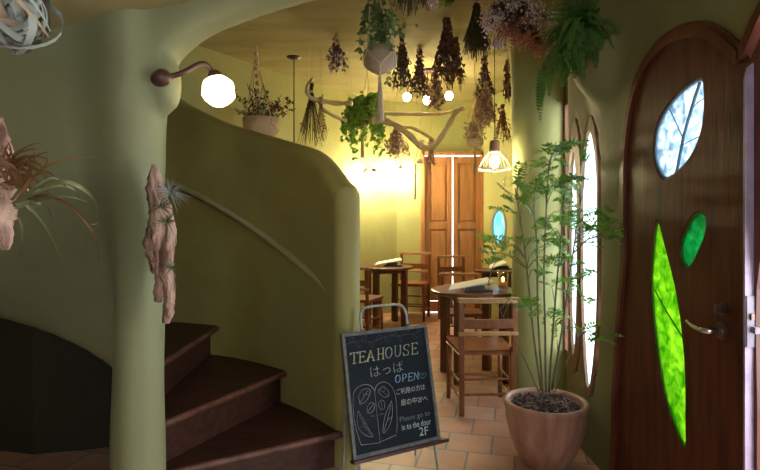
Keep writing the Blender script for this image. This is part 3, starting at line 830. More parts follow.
def menu(px0, py0, px1, py1, d, label, ztop=.70, w=.2, big=True):
    a = P((px0 + px1) / 2, (py0 + py1) / 2, d)
    blk = thing('menu_stand', label[0], 'menu stand', (a.x + .03, a.y, ztop))
    MB().box((a.x + .045, a.y, ztop + .022), (.13 if big else .15, .10, .042)).box((a.x + .06, a.y, ztop + .006), (.22, .12, .012)).build('block', 'black_card', blk, bevel=.002)
    mn = MB()
    L = abs(px1 - px0) / F * d / 2
    for s in (0, 1):
        mn.add([(a.x - L, a.y - .09 - s * .012, ztop + .018 + s * .004), (a.x + L, a.y - .05 - s * .01, ztop + .068 + s * .012), (a.x + L * .9, a.y + .10, ztop + .085 + s * .010), (a.x - L * .75, a.y + .06, ztop + .040 + s * .006)], [(0, 1, 2, 3)])
    o = mn.build('open_menu', 'paper', None, loc=(a.x, a.y, ztop)); md = o.modifiers.new('t', 'SOLIDIFY'); md.thickness = .003
    tag(o, label[1], 'menu', 'white menus lying on the tables')
menu(447, 290, 492, 290, 4.2, ('black menu stand on the nearest round table', 'white open menu leaning on the nearest round table'))
menu(374, 262, 402, 262, 6.45, ('black menu stand on the left round table', 'cream menu leaning on the left round table by the stair wall'))
menu(488, 264, 506, 264, 6.0, ('black menu stand on the far right table', 'white menu leaning on the far right round table'), big=False)
# candle glass
cg = thing('candle_glass', 'tall clear glass holding a lit orange candle on the nearest table', 'candle', (.965, 4.235, .70))
MB().lathe([(1e-4, .702), (.036, .702), (.040, .72), (.041, .86), (.038, .86), (.037, .722), (1e-4, .71)], (.965, 4.235, 0), 24).build('glass_cup', 'glass', cg, smooth=True)
MB().lathe([(1e-4, .712), (.030, .712), (.030, .765), (1e-4, .765)], (.965, 4.235, 0), 16).build('candle', mat('candle_wax', (.75, .35, .2), (.8, .42, .26)), cg, smooth=True)
MB().ball((.965, 4.235, .785), .012, 8, 8, 1.8).build('flame', 'flame', cg, smooth=True)

# ---- chalkboard
BLp = Vector((-.124, 2.48, .147)); al = Vector((.871, .491, 0)).normalized(); back = Vector((-.491, .871, 0)).normalized()
th = math.radians(13); upv = back * math.sin(th) + Vector((0, 0, 1)) * math.cos(th); nv = al.cross(upv)
BW, BH = .489, .571
def bl(u, v, t): return BLp + al * u + upv * v + nv * t
def px2b(px, py):
    r = P(px, py, 1.0) - Vector((0, 0, EYE)); o = Vector((0, 0, EYE))
    k = (BLp - o).dot(nv) / r.dot(nv); q = o + r * k - BLp
    return (q.dot(al), q.dot(upv))
cb = thing('chalkboard_sign', 'black chalkboard easel sign with white writing standing on the tiles', 'sign', (BLp.x + .2, BLp.y + .12, 0))
MB().plate([(.012, .012), (BW - .012, .012), (BW - .012, BH - .012), (.012, BH - .012)], [], bl, -.012, 0).build('slate_panel', 'slate', cb)
MB().plate([(0, 0), (BW, 0), (BW, BH), (0, BH)], [[(.016, .016), (BW - .016, .016), (BW - .016, BH - .016), (.016, BH - .016)]], bl, -.016, .008).build('frame', 'board_frame', cb, bevel=.002)
MB().plate([(-.01, -.014), (BW + .03, -.014), (BW + .03, .0), (-.01, .0)], [], bl, -.01, .035).build('ledge', 'ledge_red', cb, bevel=.002)
for u in (.035, BW - .03):
    q = bl(u, .02, -.012); MB().tube([q, Vector((q.x, q.y, 0)) - back * .045 + Vector((0, 0, .004))], .007, 8).build('leg', 'iron', cb)
    q = bl(u, BH - .05, -.014); MB().tube([q, Vector((q.x, q.y, .004)) + back * .05], .006, 8).build('rear_leg', 'iron', cb)
hp = [bl(*px2b(x, y), -.01) for x, y in ((363, 332), (361.5, 318), (363.5, 309.5), (371, 306.5), (385, 305), (398, 304.5), (404, 307), (407, 314), (408.5, 325))]
MB().tube(smoothcurve(hp, 4), .007, 8).build('carry_handle', 'iron', cb, smooth=True)

def stroke(pts_list, r, m, name='chalk_line', curve=False):
    mb = MB()
    for pts in pts_list:
        q = [px2b(*p) for p in pts]
        if curve: q = sc2(q, 4)
        mb.tube([bl(a, b, .0012) for a, b in q], r, 5, flat=.5)
    return mb.build(name, m, cb)
# door drawing: double arch with leaf panes
stroke([[(361, 445), (355, 425), (353, 405), (354, 392), (360, 386), (367, 384.5), (372, 387), (374.5, 391)],
        [(374.5, 391), (377, 385), (383, 382), (389, 384), (394, 391), (396, 402), (397, 420), (396.5, 433)]], .0016, 'chalk', 'door_drawing', True)
stroke([[(361, 445), (378, 443), (396, 435)], [(374.5, 391), (377, 415), (380, 442)]], .0015, 'chalk', 'door_drawing')
stroke([[(360, 402), (358.5, 396), (363, 389.5), (369, 389), (370, 393), (366, 401), (360, 404), (359.5, 400)],
        [(379, 390), (383, 386.5), (388, 391), (388.5, 396), (384, 397), (379, 393), (378.5, 389.5)],
        [(367, 411), (368, 405), (372, 402.5), (374.5, 406), (372, 412), (368, 413), (367, 410)],
        [(379, 402), (382, 400), (384.5, 403), (384, 408.5), (381, 409.5), (378.5, 406), (379, 401.5)],
        [(358, 411), (357, 420), (359, 429), (365, 435), (373, 436.5), (368, 428), (362, 417), (358, 411)],
        [(391.5, 401), (387, 410), (384, 420), (383, 433), (388, 428), (391.5, 419), (392.5, 409), (391.5, 401)]], .0014, 'chalk', 'door_drawing', True)
stroke([[(360, 403), (368, 390)], [(364, 397), (363, 393)], [(366, 394), (369, 395)], [(379, 389), (388, 396)], [(384, 392), (384, 388)], [(368, 412), (373, 404)],
        [(381, 401), (382, 409)], [(359, 415), (365, 427), (371, 435)], [(361, 426), (366, 428), (363, 422)], [(391, 405), (388, 417), (384, 431)], [(387, 421), (391, 417)],
        [(371, 416), (375, 416)], [(380, 414.5), (384, 413.5)]], .0011, 'chalk', 'door_drawing')
# vine along the top
vine = [(344, 345), (352, 342.5), (362, 341), (372, 342), (384, 336.5), (394, 336), (404, 335), (415, 333), (419, 330)]
vs_ = [vine]
vl = sc2(vine, 3)
for i in range(2, len(vl) - 1, 2):
    x, y = vl[i]; s = 1 if i % 4 else -1
    vs_.append([(x, y), (x + 1, y - 4 * s), (x + 4.5, y - 5.5 * s), (x + 4, y - 2 * s), (x, y)])
stroke(vs_, .0009, 'chalk_dim', 'vine_drawing', True)
# capital letters drawn as chalk strokes: T E A  H O U S E, one baseline rising to the right
SER = {
 'T': [[(0, 1), (1, 1)], [(0, 1), (0, .82)], [(1, 1), (1, .82)], [(.5, 1), (.5, 0)], [(.3, 0), (.7, 0)]],
 'E': [[(.15, 1), (.15, 0)], [(0, 1), (.85, 1)], [(0, 0), (.9, 0)], [(.15, .52), (.65, .52)], [(.85, 1), (.85, .85)], [(.9, 0), (.9, .17)], [(.65, .6), (.65, .42)]],
 'A': [[(.05, 0), (.5, 1), (.95, 0)], [(.25, .35), (.75, .35)], [(-.05, 0), (.2, 0)], [(.8, 0), (1.05, 0)]],
 'H': [[(.15, 1), (.15, 0)], [(.85, 1), (.85, 0)], [(.15, .5), (.85, .5)], [(0, 1), (.3, 1)], [(0, 0), (.3, 0)], [(.7, 1), (1, 1)], [(.7, 0), (1, 0)]],
 'O': [[(.5 + .48 * math.cos(a * .5236), .5 + .5 * math.sin(a * .5236)) for a in range(13)]],
 'U': [[(.12, 1), (.12, .35), (.22, .1), (.5, 0), (.78, .1), (.88, .35), (.88, 1)], [(0, 1), (.28, 1)], [(.74, 1), (1, 1)]],
 'S': [[(.88, .85), (.6, 1), (.3, .97), (.12, .78), (.25, .58), (.7, .42), (.88, .22), (.7, .03), (.35, 0), (.08, .15)], [(.88, 1), (.88, .75)], [(.08, .3), (.08, 0)]],
 'P': [[(.15, 0), (.15, 1), (.6, 1), (.85, .85), (.85, .6), (.6, .45), (.15, .45)]],
 'N': [[(.12, 0), (.12, 1), (.88, 0), (.88, 1)]],
}
def letters(word, xs, base, hgt, wid, r, mats_, name, bold=.12):
    for ch, x, m_ in zip(word, xs, mats_):
        by = base(x); sl = base(x + 1) - base(x)
        L_ = []
        for ps in SER[ch]:
            L_.append([(x + a * wid, by - b * hgt + a * wid * sl) for a, b in ps])
            if bold: L_.append([(x + a * wid + bold, by - b * hgt + a * wid * sl) for a, b in ps])
        stroke(L_, r, m_, name)
bs = lambda x: 364.0 - (x - 351) * .158
letters('TEA', [350, 358.5, 366.5], bs, 10.8, 7.2, .0022, ['chalk_yellow'] * 3, 'heading_letter', .8)
letters('HOUSE', [377, 385, 394, 402.5, 411], bs, 11.0, 6.8, .0021, ['chalk_yellow', 'chalk', 'chalk', 'chalk', 'chalk_yellow'], 'heading_letter', .5)
letters('OPEN', [395, 401.7, 407.7, 413.5], lambda x: 383.0 - (x - 395) * .16, 7.5, 4.9, .0021, ['chalk_blue'] * 4, 'open_letter', .5)
stroke([[(422.5, 378.5), (419.5, 376), (419.5, 373.5), (421.5, 373.5), (422.5, 375.5), (423.5, 373), (426, 373), (425.5, 376), (422.5, 378.5)]], .0011, 'chalk_blue', 'heart_drawing')

def text_px(txt, a, b, m_, name='written_text', hpx=None, off=.0):    # text whose baseline runs from pixel a to pixel b on the board
    cu = bpy.data.curves.new('text', 'FONT'); cu.body = txt; cu.size = 1; cu.resolution_u = 3; cu.offset = off
    ob = bpy.data.objects.new('text', cu); COL.objects.link(ob)
    dg = bpy.context.evaluated_depsgraph_get(); me = bpy.data.meshes.new_from_object(ob.evaluated_get(dg))
    bpy.data.objects.remove(ob)
    A_ = Vector(px2b(*a)); B_ = Vector(px2b(*b)); d_ = B_ - A_; n_ = Vector((-d_.y, d_.x)).normalized(); L_ = d_.length; d_.normalize()
    xs_ = [v.co.x for v in me.vertices]
    x0, x1 = min(xs_), max(xs_); s = L_ / (x1 - x0); sv = s
    if hpx: ys_ = [v.co.y for v in me.vertices]; sv = (hpx / F * 2.6) / (max(ys_) - min(ys_))
    for v in me.vertices:
        q = A_ + d_ * (v.co.x - x0) * s + n_ * v.co.y * sv
        v.co = bl(q.x, q.y, .0015) - Vector(cb['_w'])
    me.materials.clear(); me.materials.append(M[m_])
    o = bpy.data.objects.new(name, me); COL.objects.link(o); o.parent = cb; o['_w'] = cb['_w']
    return o
text_px('はっぱ', (371, 377), (403.5, 370.5), 'chalk', hpx=10.5, off=-.018)
text_px('ご利用の方は', (396.5, 394.5), (425, 389), 'chalk', hpx=6.0)
text_px('扉の中2Fへ', (401, 405.5), (428, 400.5), 'chalk', hpx=6.5)
text_px('Please go to', (400, 422), (430, 415), 'chalk_dim', hpx=6.5)
text_px('in to the door', (402, 430.5), (431, 424), 'chalk', hpx=6)
text_px('2F', (419.5, 436), (428.5, 434.3), 'chalk', hpx=8)

# ---- potted tree
PX, PY = .855, 2.79
pt = thing('potted_tree', 'slender green tree with fine leaflets in a terracotta pot with bark chips', 'potted tree', (PX, PY, 0))
MB().lathe([(1e-4, .0), (.105, .0), (.118, .008), (.150, .06), (.182, .14), (.200, .22), (.205, .28), (.211, .295), (.213, .312), (.207, .322), (.190, .320), (.184, .305), (.180, .27), (1e-4, .262)], (PX, PY, 0), 64).build('pot', 'terracotta', pt, smooth=True)
mb = MB()
for i in range(330):
    a = rng.random() * 6.283; r = .168 * math.sqrt(rng.random())
    q = Quaternion((rng.random() - .5, rng.random() - .5, rng.random() - .5), rng.random() * 1.6) if True else None
    q.normalize()
    mb.box((PX + r * math.cos(a), PY + r * math.sin(a), .278 + rng.random() * .022 + .015 * (1 - r / .17)), (.016 + rng.random() * .022, .010 + rng.random() * .014, .006 + rng.random() * .005), q.to_matrix())
tag(mb.build('bark_chips', 'bark', pt), None, None, kind='stuff')
stems = [[(541, 390), (534, 340), (528, 280), (522, 230), (515, 188)], [(546, 392), (545, 330), (544, 270), (546, 215), (549, 170), (556, 142)],
         [(549, 392), (553, 330), (558, 270), (563, 220), (566, 175), (565, 150)], [(552, 390), (562, 330), (570, 275), (577, 225), (584, 185)],
         [(543, 394), (538, 320), (537, 250), (534, 205), (536, 175)], [(539, 392), (520, 350), (500, 310), (488, 285)], [(555, 392), (572, 350), (585, 325)]]
stem_pts = []
offs = [-.05, .02, .05, -.02, .09, -.10, .03]
for k, s in enumerate(stems):
    pp = []
    for i, (x, y) in enumerate(s):
        d = PY + offs[k] * (i / (len(s) - 1)) * 2 + .01 * k * (1 if k % 2 else -1)
        pp.append(P(x, y, d))
    sm = smoothcurve(pp, 5); n = len(sm)
    r0 = .0065 if k < 5 else .0028
    MB().tube(sm, [r0 * (1 - .72 * i / n) for i in range(n)], 7).build('stem', 'stem', pt, smooth=True)
    stem_pts += [(v, k) for v in sm[2:]]
fol = MB(); tw = MB()
def pinnate(p, d, L, ls):
    d = d.normalized(); side = d.cross(Vector((0, 0, 1)));
    side = side.normalized() if side.length > .05 else Vector((1, 0, 0))
    side = Quaternion(d, rng.uniform(-1.1, 1.1)) @ side
    up = side.cross(d).normalized(); n = 6
    prev = p; pts = [p]
    for i in range(1, n + 1):
        q = p + d * L * i / n + Vector((0, 0, -.18 * L * (i / n) ** 2)); pts.append(q)
    tw.tube(pts, .0011, 3, cap=False)
    for i in range(1, n + 1):
        q = pts[i]; sz = ls * (.8 + .4 * rng.random())
        for s in (-1, 1):
            dd = (side * s + d * .55 + up * (rng.random() - .6) * .5)
            fol.leaf(q, dd, up * (1 if up.y < 0 else -1) + Vector((0, -1.2 * rng.random(), .2)), sz, sz * .46)
    fol.leaf(pts[-1], d + Vector((0, 0, -.2)), up, ls * 1.1, ls * .55)
clusters = [(560, 146, 4), (552, 156, 4), (536, 190, 4), (523, 205, 4), (512, 213, 3), (570, 190, 5), (585, 190, 4), (583, 232, 4), (552, 230, 4), (568, 245, 4), (545, 270, 3), (532, 255, 3), (575, 262, 3), (600, 225, 3), (556, 150, 5), (548, 165, 5), (540, 180, 5), (527, 192, 5), (566, 165, 4), (520, 180, 3), (572, 178, 4), (585, 165, 3), (560, 185, 6), (545, 197, 6), (530, 210, 5), (515, 200, 3),
            (575, 198, 5), (592, 205, 4), (604, 212, 3), (560, 212, 5), (545, 222, 4), (578, 222, 5), (594, 228, 5), (606, 236, 4), (587, 243, 3), (540, 238, 4), (560, 240, 3),
            (522, 242, 4), (508, 246, 5), (495, 240, 3), (488, 252, 3), (503, 256, 3), (548, 258, 3), (565, 262, 4), (580, 275, 3), (536, 272, 3), (550, 285, 3), (572, 295, 3), (590, 300, 2),
            (520, 300, 5), (530, 308, 4), (512, 306, 3), (545, 310, 3), (566, 318, 2), (582, 332, 3), (600, 336, 2), (590, 322, 2), (556, 340, 1), (497, 262, 2)]
clusters += [(604, 216, 3), (612, 232, 2), (600, 238, 2), (598, 334, 2)]
for (x, y, n) in clusters:
    tgt = P(x, y, PY + (rng.uniform(-.16, .14) if x < 595 else rng.uniform(-.40, -.34)))
    if tgt.x > 1.04: tgt.x = 1.03 + .02 * rng.random(); 
    cand = [v for v, k in stem_pts if v.z < tgt.z + .02]
    base = min(cand, key=lambda v: (v - tgt).length + max(0, v.z - tgt.z + .06) * 2)
    mid = base.lerp(tgt, .5) + Vector((0, 0, .03))
    tw.tube(smoothcurve([base, mid, tgt], 3), [.0028] * 3 + [.002] * 2 + [.0014] * 2, 4, cap=False)
    out = (tgt - base); out.z *= .4
    out = out.normalized() if out.length > .01 else Vector((1, 0, 0))
    for j in range(n):
        a = rng.uniform(-1.3, 1.3)
        d = Matrix.Rotation(a, 3, 'Z') @ out + Vector((0, 0, rng.uniform(-.25, .35)))
        L_ = rng.uniform(.08, .13)
        if tgt.x + d.normalized().x * L_ > 1.06: d.x = -abs(d.x) * .3 
        pinnate(tgt + Vector((rng.uniform(-.01, .01), rng.uniform(-.02, .02), rng.uniform(-.02, .02))), d, L_, .023)
tw.build('twigs', 'stem', pt); fol.build('foliage', 'leaf', pt)

# ---- fern in the wall pocket
fy, fz = Wp(603, 58)
fn = thing('boston_fern', 'lush dark green fern spilling from the plaster pocket on the right wall', 'fern', (1.0, fy, fz))
fm = MB(); st = MB()
MB().lathe([(1e-4, -.07), (.06, -.06), (.085, 0), (.085, .012), (1e-4, .015)], (1.035, fy, fz + .0), 20).build('root_ball', 'bark', fn)
def frond(p0, d, L, droop, lw):
    n = 22; pts = []; p = Vector(p0); d = Vector(d).normalized()
    for i in range(n + 1):
        pts.append(p.copy()); d = (d + Vector((0, 0, -droop / n))).normalized(); p = p + d * L / n
        if p.x > 1.085: p.x = 1.085
    st.tube(pts, .0014, 3, cap=False)
    for i in range(1, n):
        t = (pts[i + 1] - pts[i - 1]).normalized(); sd = t.cross(Vector((0, 0, 1)))
        if sd.length < .25: sd = t.cross(Vector((-.3, 1, 0)))
        sd.normalize(); s = lw * math.sin(math.pi * (i + 2) / (n + 3)) ** .7
        for k in (-1, 1):
            fm.leaf(pts[i], sd * k + t * .35 + Vector((0, 0, -.15)), sd.cross(t), s, .010, .2)
for i in range(210):
    a = rng.uniform(math.pi * .85, math.pi * 1.62); el = rng.uniform(.0, 1.5)
    L_ = rng.uniform(.12, .29)
    frond((1.02 - .05 * rng.random(), fy + rng.uniform(-.07, .07), fz + .09), (math.cos(a) * math.cos(el), math.sin(a) * math.cos(el), math.sin(el)), L_, rng.uniform(2.2, 5.0), .030)
for k in range(9):       # the long trailing fronds on the left side
    frond((.93 - .03 * rng.random(), fy + rng.uniform(-.02, .09), fz + .03), (-.45, rng.uniform(.0, .7), .35), rng.uniform(.26, .38), 6.5, .026)
st.build('stalks', 'stem', fn); fm.build('fronds', 'leaf_dark', fn)

# ================================================================== lamps
# sconce on the column
sb = P(163, 77, 2.095)
sconce = thing('wall_lamp', 'brown gooseneck wall lamp with glowing frosted globe on the plaster column', 'lamp', tuple(sb))
n_ = Vector((.62, -.78, 0)).normalized(); sbb = sb + Vector((0, .0, 0))
mb = MB(); q = n_.to_track_quat('Z', 'Y')
prof = [(1e-4, -.06), (.033, -.06), (.033, .000), (.028, .010), (.016, .016), (1e-4, .022)]
nn = 24; vs = []
for r, z in prof:
    for j in range(nn):
        a = 2 * math.pi * j / nn; vs.append(sbb + q @ Vector((r * math.cos(a), r * math.sin(a), z)))
mb.add(vs, [(i * nn + j, i * nn + (j + 1) % nn, (i + 1) * nn + (j + 1) % nn, (i + 1) * nn + j) for i in range(len(prof) - 1) for j in range(nn)])
mb.build('wall_plate', 'rust_iron', sconce, smooth=True)
gb = P(218.5, 91, 2.22)
arm = [sbb, P(172, 76, 2.13), P(184, 72, 2.14), P(197, 65, 2.17), P(205, 64, 2.19), P(210, 69, 2.21), gb + Vector((-.018, 0, .06))]
MB().tube(smoothcurve(arm, 5), .011, 10).build('arm', 'rust_iron', sconce, smooth=True)
MB().lathe([(.012, .095), (.026, .085), (.034, .06), (.03, .05)], gb + Vector((-.012, 0, -.01)), 20).build('fitter', 'rust_iron', sconce, smooth=True)
MB().lathe([(max(.068 * math.sin(math.pi * i / 10) * (1 + .05 * math.cos(i * 2.0)), 1e-4), .066 * math.cos(math.pi * i / 10)) for i in range(11)], gb, 16).build('glass_globe', 'globe', sconce, smooth=True)

def lamp_cord(par, a, b, r=.0025): return MB().tube([a, b], r, 6).build('cord', 'cord', par)
# wire shade pendant over the nearest table
c = P(494.5, 164, 3.9)
pl = thing('pendant_lamp', 'pendant lamp with flared silver wire shade hanging before the pillar', 'lamp', tuple(c))
lamp_cord(pl, (c.x, c.y, CEIL), c + Vector((0, 0, .16)))
MB().lathe([(1e-4, .17), (.028, .17), (.036, .155), (.038, .09), (.034, .085), (1e-4, .085)], c, 20).build('socket', 'clay_pot', pl, smooth=True)
wr = MB()
for k in range(22):
    a = 2 * math.pi * k / 22; ca, sa = math.cos(a), math.sin(a)
    wr.tube([c + Vector((r * ca, r * sa, z)) for r, z in ((.036, .10), (.048, .07), (.085, .03), (.108, -.015), (.117, -.035), (.108, -.05), (.06, -.052))], .0016, 4)
for r, z in ((.117, -.035), (.06, -.052)):
    wr.tube([c + Vector((r * math.cos(2 * math.pi * i / 32), r * math.sin(2 * math.pi * i / 32), z)) for i in range(33)], .0025, 4)
wr.build('lamp_shade', 'wire', pl)
MB().ball(c + Vector((0, 0, .015)), .032, 16, 10, 1.4).build('bulb', 'bulb', pl, smooth=True)
# small glass jar behind the pendant
c = P(508, 182, 4.35)
jr = thing('hanging_jar', 'small clear glass jar hanging just behind the wire pendant lamp', 'jar', tuple(c))
MB().lathe([(1e-4, -.035), (.034, -.033), (.036, .02), (.024, .034), (.024, .045)], c, 20).build('jar_glass', 'glass', jr, smooth=True)
MB().tube([c + Vector((0, 0, .045)), Vector((c.x, c.y, CEIL))], .0012, 4).build('string', 'macrame', jr)

# rod pendant behind the stair wall
d = dceil(57); c = P(294, 57, d)
rp = thing('rod_pendant_lamp', 'dark rod of a pendant lamp dropping behind the curved stair wall', 'lamp', (c.x, c.y, CEIL))
MB().lathe([(1e-4, CEIL - .028), (.030, CEIL - .026), (.072, CEIL - .006), (.074, CEIL), (1e-4, CEIL)], (c.x, c.y, 0), 28).build('ceiling_cup', 'rust_iron', rp, smooth=True)
MB().tube([(c.x, c.y, CEIL - .02), (c.x, c.y, 1.55)], .006, 8).build('rod', 'rust_iron', rp)
MB().lathe([(.02, 1.56), (.05, 1.53), (.11, 1.42), (.105, 1.42), (.045, 1.52), (.01, 1.55)], (c.x, c.y, 0), 24).build('lamp_shade', 'rust_iron', rp, smooth=True)

# ceiling fixture with three bulbs
d = 5.75; c = P(428, 74, d)
cf = thing('ceiling_spot_lamp', 'ceiling lamp with three small glowing bulbs above the driftwood branch', 'lamp', (c.x, c.y, CEIL))
MB().lathe([(1e-4, CEIL - .03), (.07, CEIL - .03), (.08, CEIL), (1e-4, CEIL)], (c.x, c.y, 0), 24).build('ceiling_plate', 'rust_iron', cf, smooth=True)
for x, y in ((407, 97), (427, 100), (449, 96)):
    b = P(x, y, d)
    MB().tube(smoothcurve([(c.x, c.y, CEIL - .02), (c.x + (b.x - c.x) * .6, c.y, CEIL - .06), b + Vector((0, 0, .06))], 4), .006, 6).build('arm', 'rust_iron', cf)
    MB().ball(b, .040, 14, 10, 1.15).build('bulb', 'bulb', cf, smooth=True)

# sconces on the far left wall
for x, y, d, lab in ((374, 176, 6.82, 'glowing wall lamp on the far yellow wall below the hanging greenery'), (401, 173, 7.15, 'glowing wall lamp on the yellow wall left of the folding doors')):
    c = P(x, y, d)
    s_ = thing('bracket_lamp', lab, 'lamp', tuple(c))
    MB().ball(c, .06, 16, 10).build('bulb', 'bulb_strong', s_, smooth=True)
    MB().lathe([(.02, .09), (.03, .08), (.034, .045), (.03, .04)], c, 16).build('fitter', 'brass', s_, smooth=True)
    wy = c + (Vector((-.12, .22, 0)) if x < 390 else Vector((.0, YB - d, 0)))
    MB().tube(smoothcurve([c + Vector((0, 0, .08)), c.lerp(wy, .5) + Vector((0, 0, .13)), wy + Vector((0, 0, .08))], 4), .008, 8).build('arm', 'brass', s_)
    MB().ball(wy + Vector((0, 0, .08)), .035, 12, 8).build('wall_plate', 'brass', s_, smooth=True)
    # light spills from the bulb itself

# ================================================================== hanging dried flowers and plants
def hang_bundle(name, label, cat, px, pt_, pb, width, stem_m, fl, d=None, n=46, fsize=.011, fstart=.45, tie=.12, lean=0.0, group='dried flower bunches hanging from the ceiling', fn_=190, stem_r=.0016):
    d = d or min(dceil(pt_ if pt_ < 150 else 149) , 6.6)
    top = P(px, pt_, d); s = F / d
    L_ = (pb - pt_) / s; R = width / 2 / s
    t = thing(name, label, cat, (top.x, top.y, top.z), 0, group)
    MB().tube([top + Vector((0, 0, -.01)), (top.x, top.y, CEIL)], .0015, 4).build('string', 'macrame_tan', t)
    stems_ = MB(); tz_ = L_ * tie; ends = []
    for i in range(n):
        a = rng.random() * 6.283; rr = math.sqrt(rng.random())
        r0 = min(.018, R * .25) * rr
        ca, sa = math.cos(a), math.sin(a)
        Li = L_ * (1 - .28 * rng.random() - .12 * rr)
        p = [top + Vector((ca * r0 * 1.5, sa * r0 * 1.5, rng.uniform(-.005, .01))), top + Vector((ca * r0, sa * r0, -tz_)),
             top + Vector((ca * R * rr * .45 + lean * Li * .3, sa * R * rr * .45, -tz_ - (Li - tz_) * .45)),
             top + Vector((ca * R * rr + lean * Li, sa * R * rr, -Li))]
        c = smoothcurve(p, 3); ends.append(c)
        stems_.tube(c, stem_r, 3, cap=False)
    stems_.build('stems', stem_m, t)
    MB().lathe([(min(.022, R * .3), -tz_ - .012), (min(.026, R * .34), -tz_), (min(.022, R * .3), -tz_ + .014)], top, 12).build('binding', 'macrame_tan', t)
    for m_, share, st_ in fl:
        mb = MB()
        for k in range(int(fn_ * share * 1.7)):
            c = rng.choice(ends); q = st_ + (1 - st_) * rng.random() ** .8
            i = min(int(q * (len(c) - 1)), len(c) - 1)
            v = c[i] + Vector((rng.gauss(0, .4), rng.gauss(0, .4), rng.gauss(0, .5))) * fsize * 1.9
            if rng.random() < .55: mb.octa(v, fsize * rng.uniform(.6, 1.25), rng.uniform(.8, 1.6))
            else: mb.leaf(v, (rng.gauss(0, 1), rng.gauss(0, 1), -1.2), (rng.gauss(0, 1), -1, .3), fsize * rng.uniform(1.8, 3), fsize * 1.3)
        mb.build('flower_heads', m_, t)
    return t
hb = hang_bundle
hb('dried_bouquet', 'small dried purple bouquet hanging alone on the ceiling left of the round pot', 'dried flowers', 336.5, 33, 79, 25, 'd_stem_tan', [('d_purple', .8, .55), ('d_pink', .2, .8)], n=26, fn_=130, fsize=.012)
hb('dried_bouquet', 'dark dried bunch with purple tips hanging just right of the round macrame pot', 'dried flowers', 402, 36, 98, 30, 'd_stem', [('d_purple', .55, .6), ('d_brown', .7, .3)], n=50, fn_=230)
hb('dried_bouquet', 'slim dark rust-speckled bunch between the purple bunch and the big brown one', 'dried flowers', 419.5, 49, 110, 24, 'd_stem', [('d_rust', .6, .1), ('d_purple', .8, .4)], n=30, fn_=220)
hb('dried_bouquet', 'largest red-brown dried bunch hanging above the three ceiling bulbs', 'dried flowers', 447, 18, 94, 37, 'd_stem', [('d_rust', 1.3, .12), ('d_purple', .7, .3), ('d_brown', .5, .2)], n=60, fn_=330, fsize=.011)
hb('dried_bouquet', 'dark brown bunch half hidden behind the largest red-brown bunch', 'dried flowers', 456, 38, 96, 26, 'd_stem', [('d_rust', .9, .25), ('d_brown', .8, .2)], n=40, fn_=220)
hb('dried_bouquet', 'dried seed bunch with cream tips just above the right ceiling bulb', 'dried flowers', 436, 63, 120, 24, 'd_stem_tan', [('d_purple', .5, .4), ('d_cream', .5, .75), ('d_mauve', .4, .6)], d=5.4, n=30, fn_=200, fsize=.013)
hb('dried_grass_bunch', 'dark green broom-like grass bunch hanging left of the pink flower mass', 'dried grass', 476.5, -6, 63, 30, 'd_stem_green', [('d_brown', .5, .5)], n=170, fn_=120, fsize=.008, stem_r=.0024)
hb('dried_grass_bunch', 'dark straw bunch cut off by the top edge above the purple bunch', 'dried grass', 411, -60, 18, 40, 'd_stem_green', [('d_brown', .5, .5)], d=3.15, n=150, fn_=80, fsize=.009, stem_r=.0024)
hb('dried_bouquet', 'narrow dark purple bunch below the broom-like grass bunch', 'dried flowers', 484.5, 56, 112, 25, 'd_stem', [('d_purple', 1.1, .2), ('d_rust', .3, .3)], n=36, fn_=230)
hb('dried_bouquet', 'narrow dried bunch hanging beside the pillar above the wire pendant', 'dried flowers', 507, 60, 110, 13, 'd_stem', [('d_purple', .7, .3), ('d_rust', .5, .3)], n=24, fn_=150, d=5.25)
hb('dried_bouquet', 'dried brick-red fan-shaped spray hanging lowest beside the pillar', 'dried flowers', 502.5, 105, 148, 24, 'd_stem', [('d_brick', .9, .35), ('d_rust', .3, .3)], n=44, fn_=170, d=5.35, fsize=.009)
hb('dried_bouquet', 'mixed pink and cream bouquet above the small macrame pot by the doors', 'dried flowers', 486, 82, 133, 28, 'd_stem_tan', [('d_cream', .6, .45), ('d_mauve', .6, .3), ('d_brick', .4, .5)], n=44, fn_=270, d=4.72, fsize=.013)
hb('dried_grass_bunch', 'pale straw coloured bunch spreading left of the mixed pink bouquet', 'dried grass', 477, 88, 128, 24, 'd_stem_tan', [('d_cream', .2, .8)], n=80, fn_=60, d=5.4)
hb('dried_bouquet', 'faded mauve bunch glowing in front of the far wall lamps', 'dried flowers', 396, 124, 166, 38, 'd_stem_tan', [('d_mauve', 1.2, .35), ('d_pink', .3, .5)], d=5.6, n=50, fn_=230, fsize=.012)
hb('dried_bouquet', 'thin wispy pink strands hanging in front of the folding doors', 'dried flowers', 431, 138, 181, 11, 'd_stem_tan', [('d_mauve', 1.0, .2)], d=5.3, n=14, fn_=110, fsize=.010)
hb('twig_bunch', 'bare brown twig bunch hanging from the hooked branch beside the lamp rod', 'dried twigs', 311.5, 84, 152, 34, 'd_stem', [('d_brown', .5, .4)], d=5.05, n=52, fn_=110, fsize=.007, stem_r=.0022)
hb('twig_bunch', 'sparse thin twig bunch hanging right of the brown twig bunch', 'dried twigs', 321, 97, 146, 22, 'd_stem_tan', [('d_brown', .6, .3), ('d_cream', .15, .9)], d=5.0, n=26, fn_=80, fsize=.008)
hb('dried_bouquet', 'small brownish dried bunch hidden behind the left side of the green ivy', 'dried flowers', 351, 103, 144, 17, 'd_stem_tan', [('d_mauve', .8, .3), ('d_brown', .4, .3)], d=6.0, n=24, fn_=120)
hb('dried_bouquet', 'pale pink flower bunch at the top edge beside the straw bunch', 'dried flowers', 432, -35, 15, 14, 'd_stem_tan', [('d_pink', 1.2, .72)], d=3.5, n=20, fn_=170, fsize=.012)
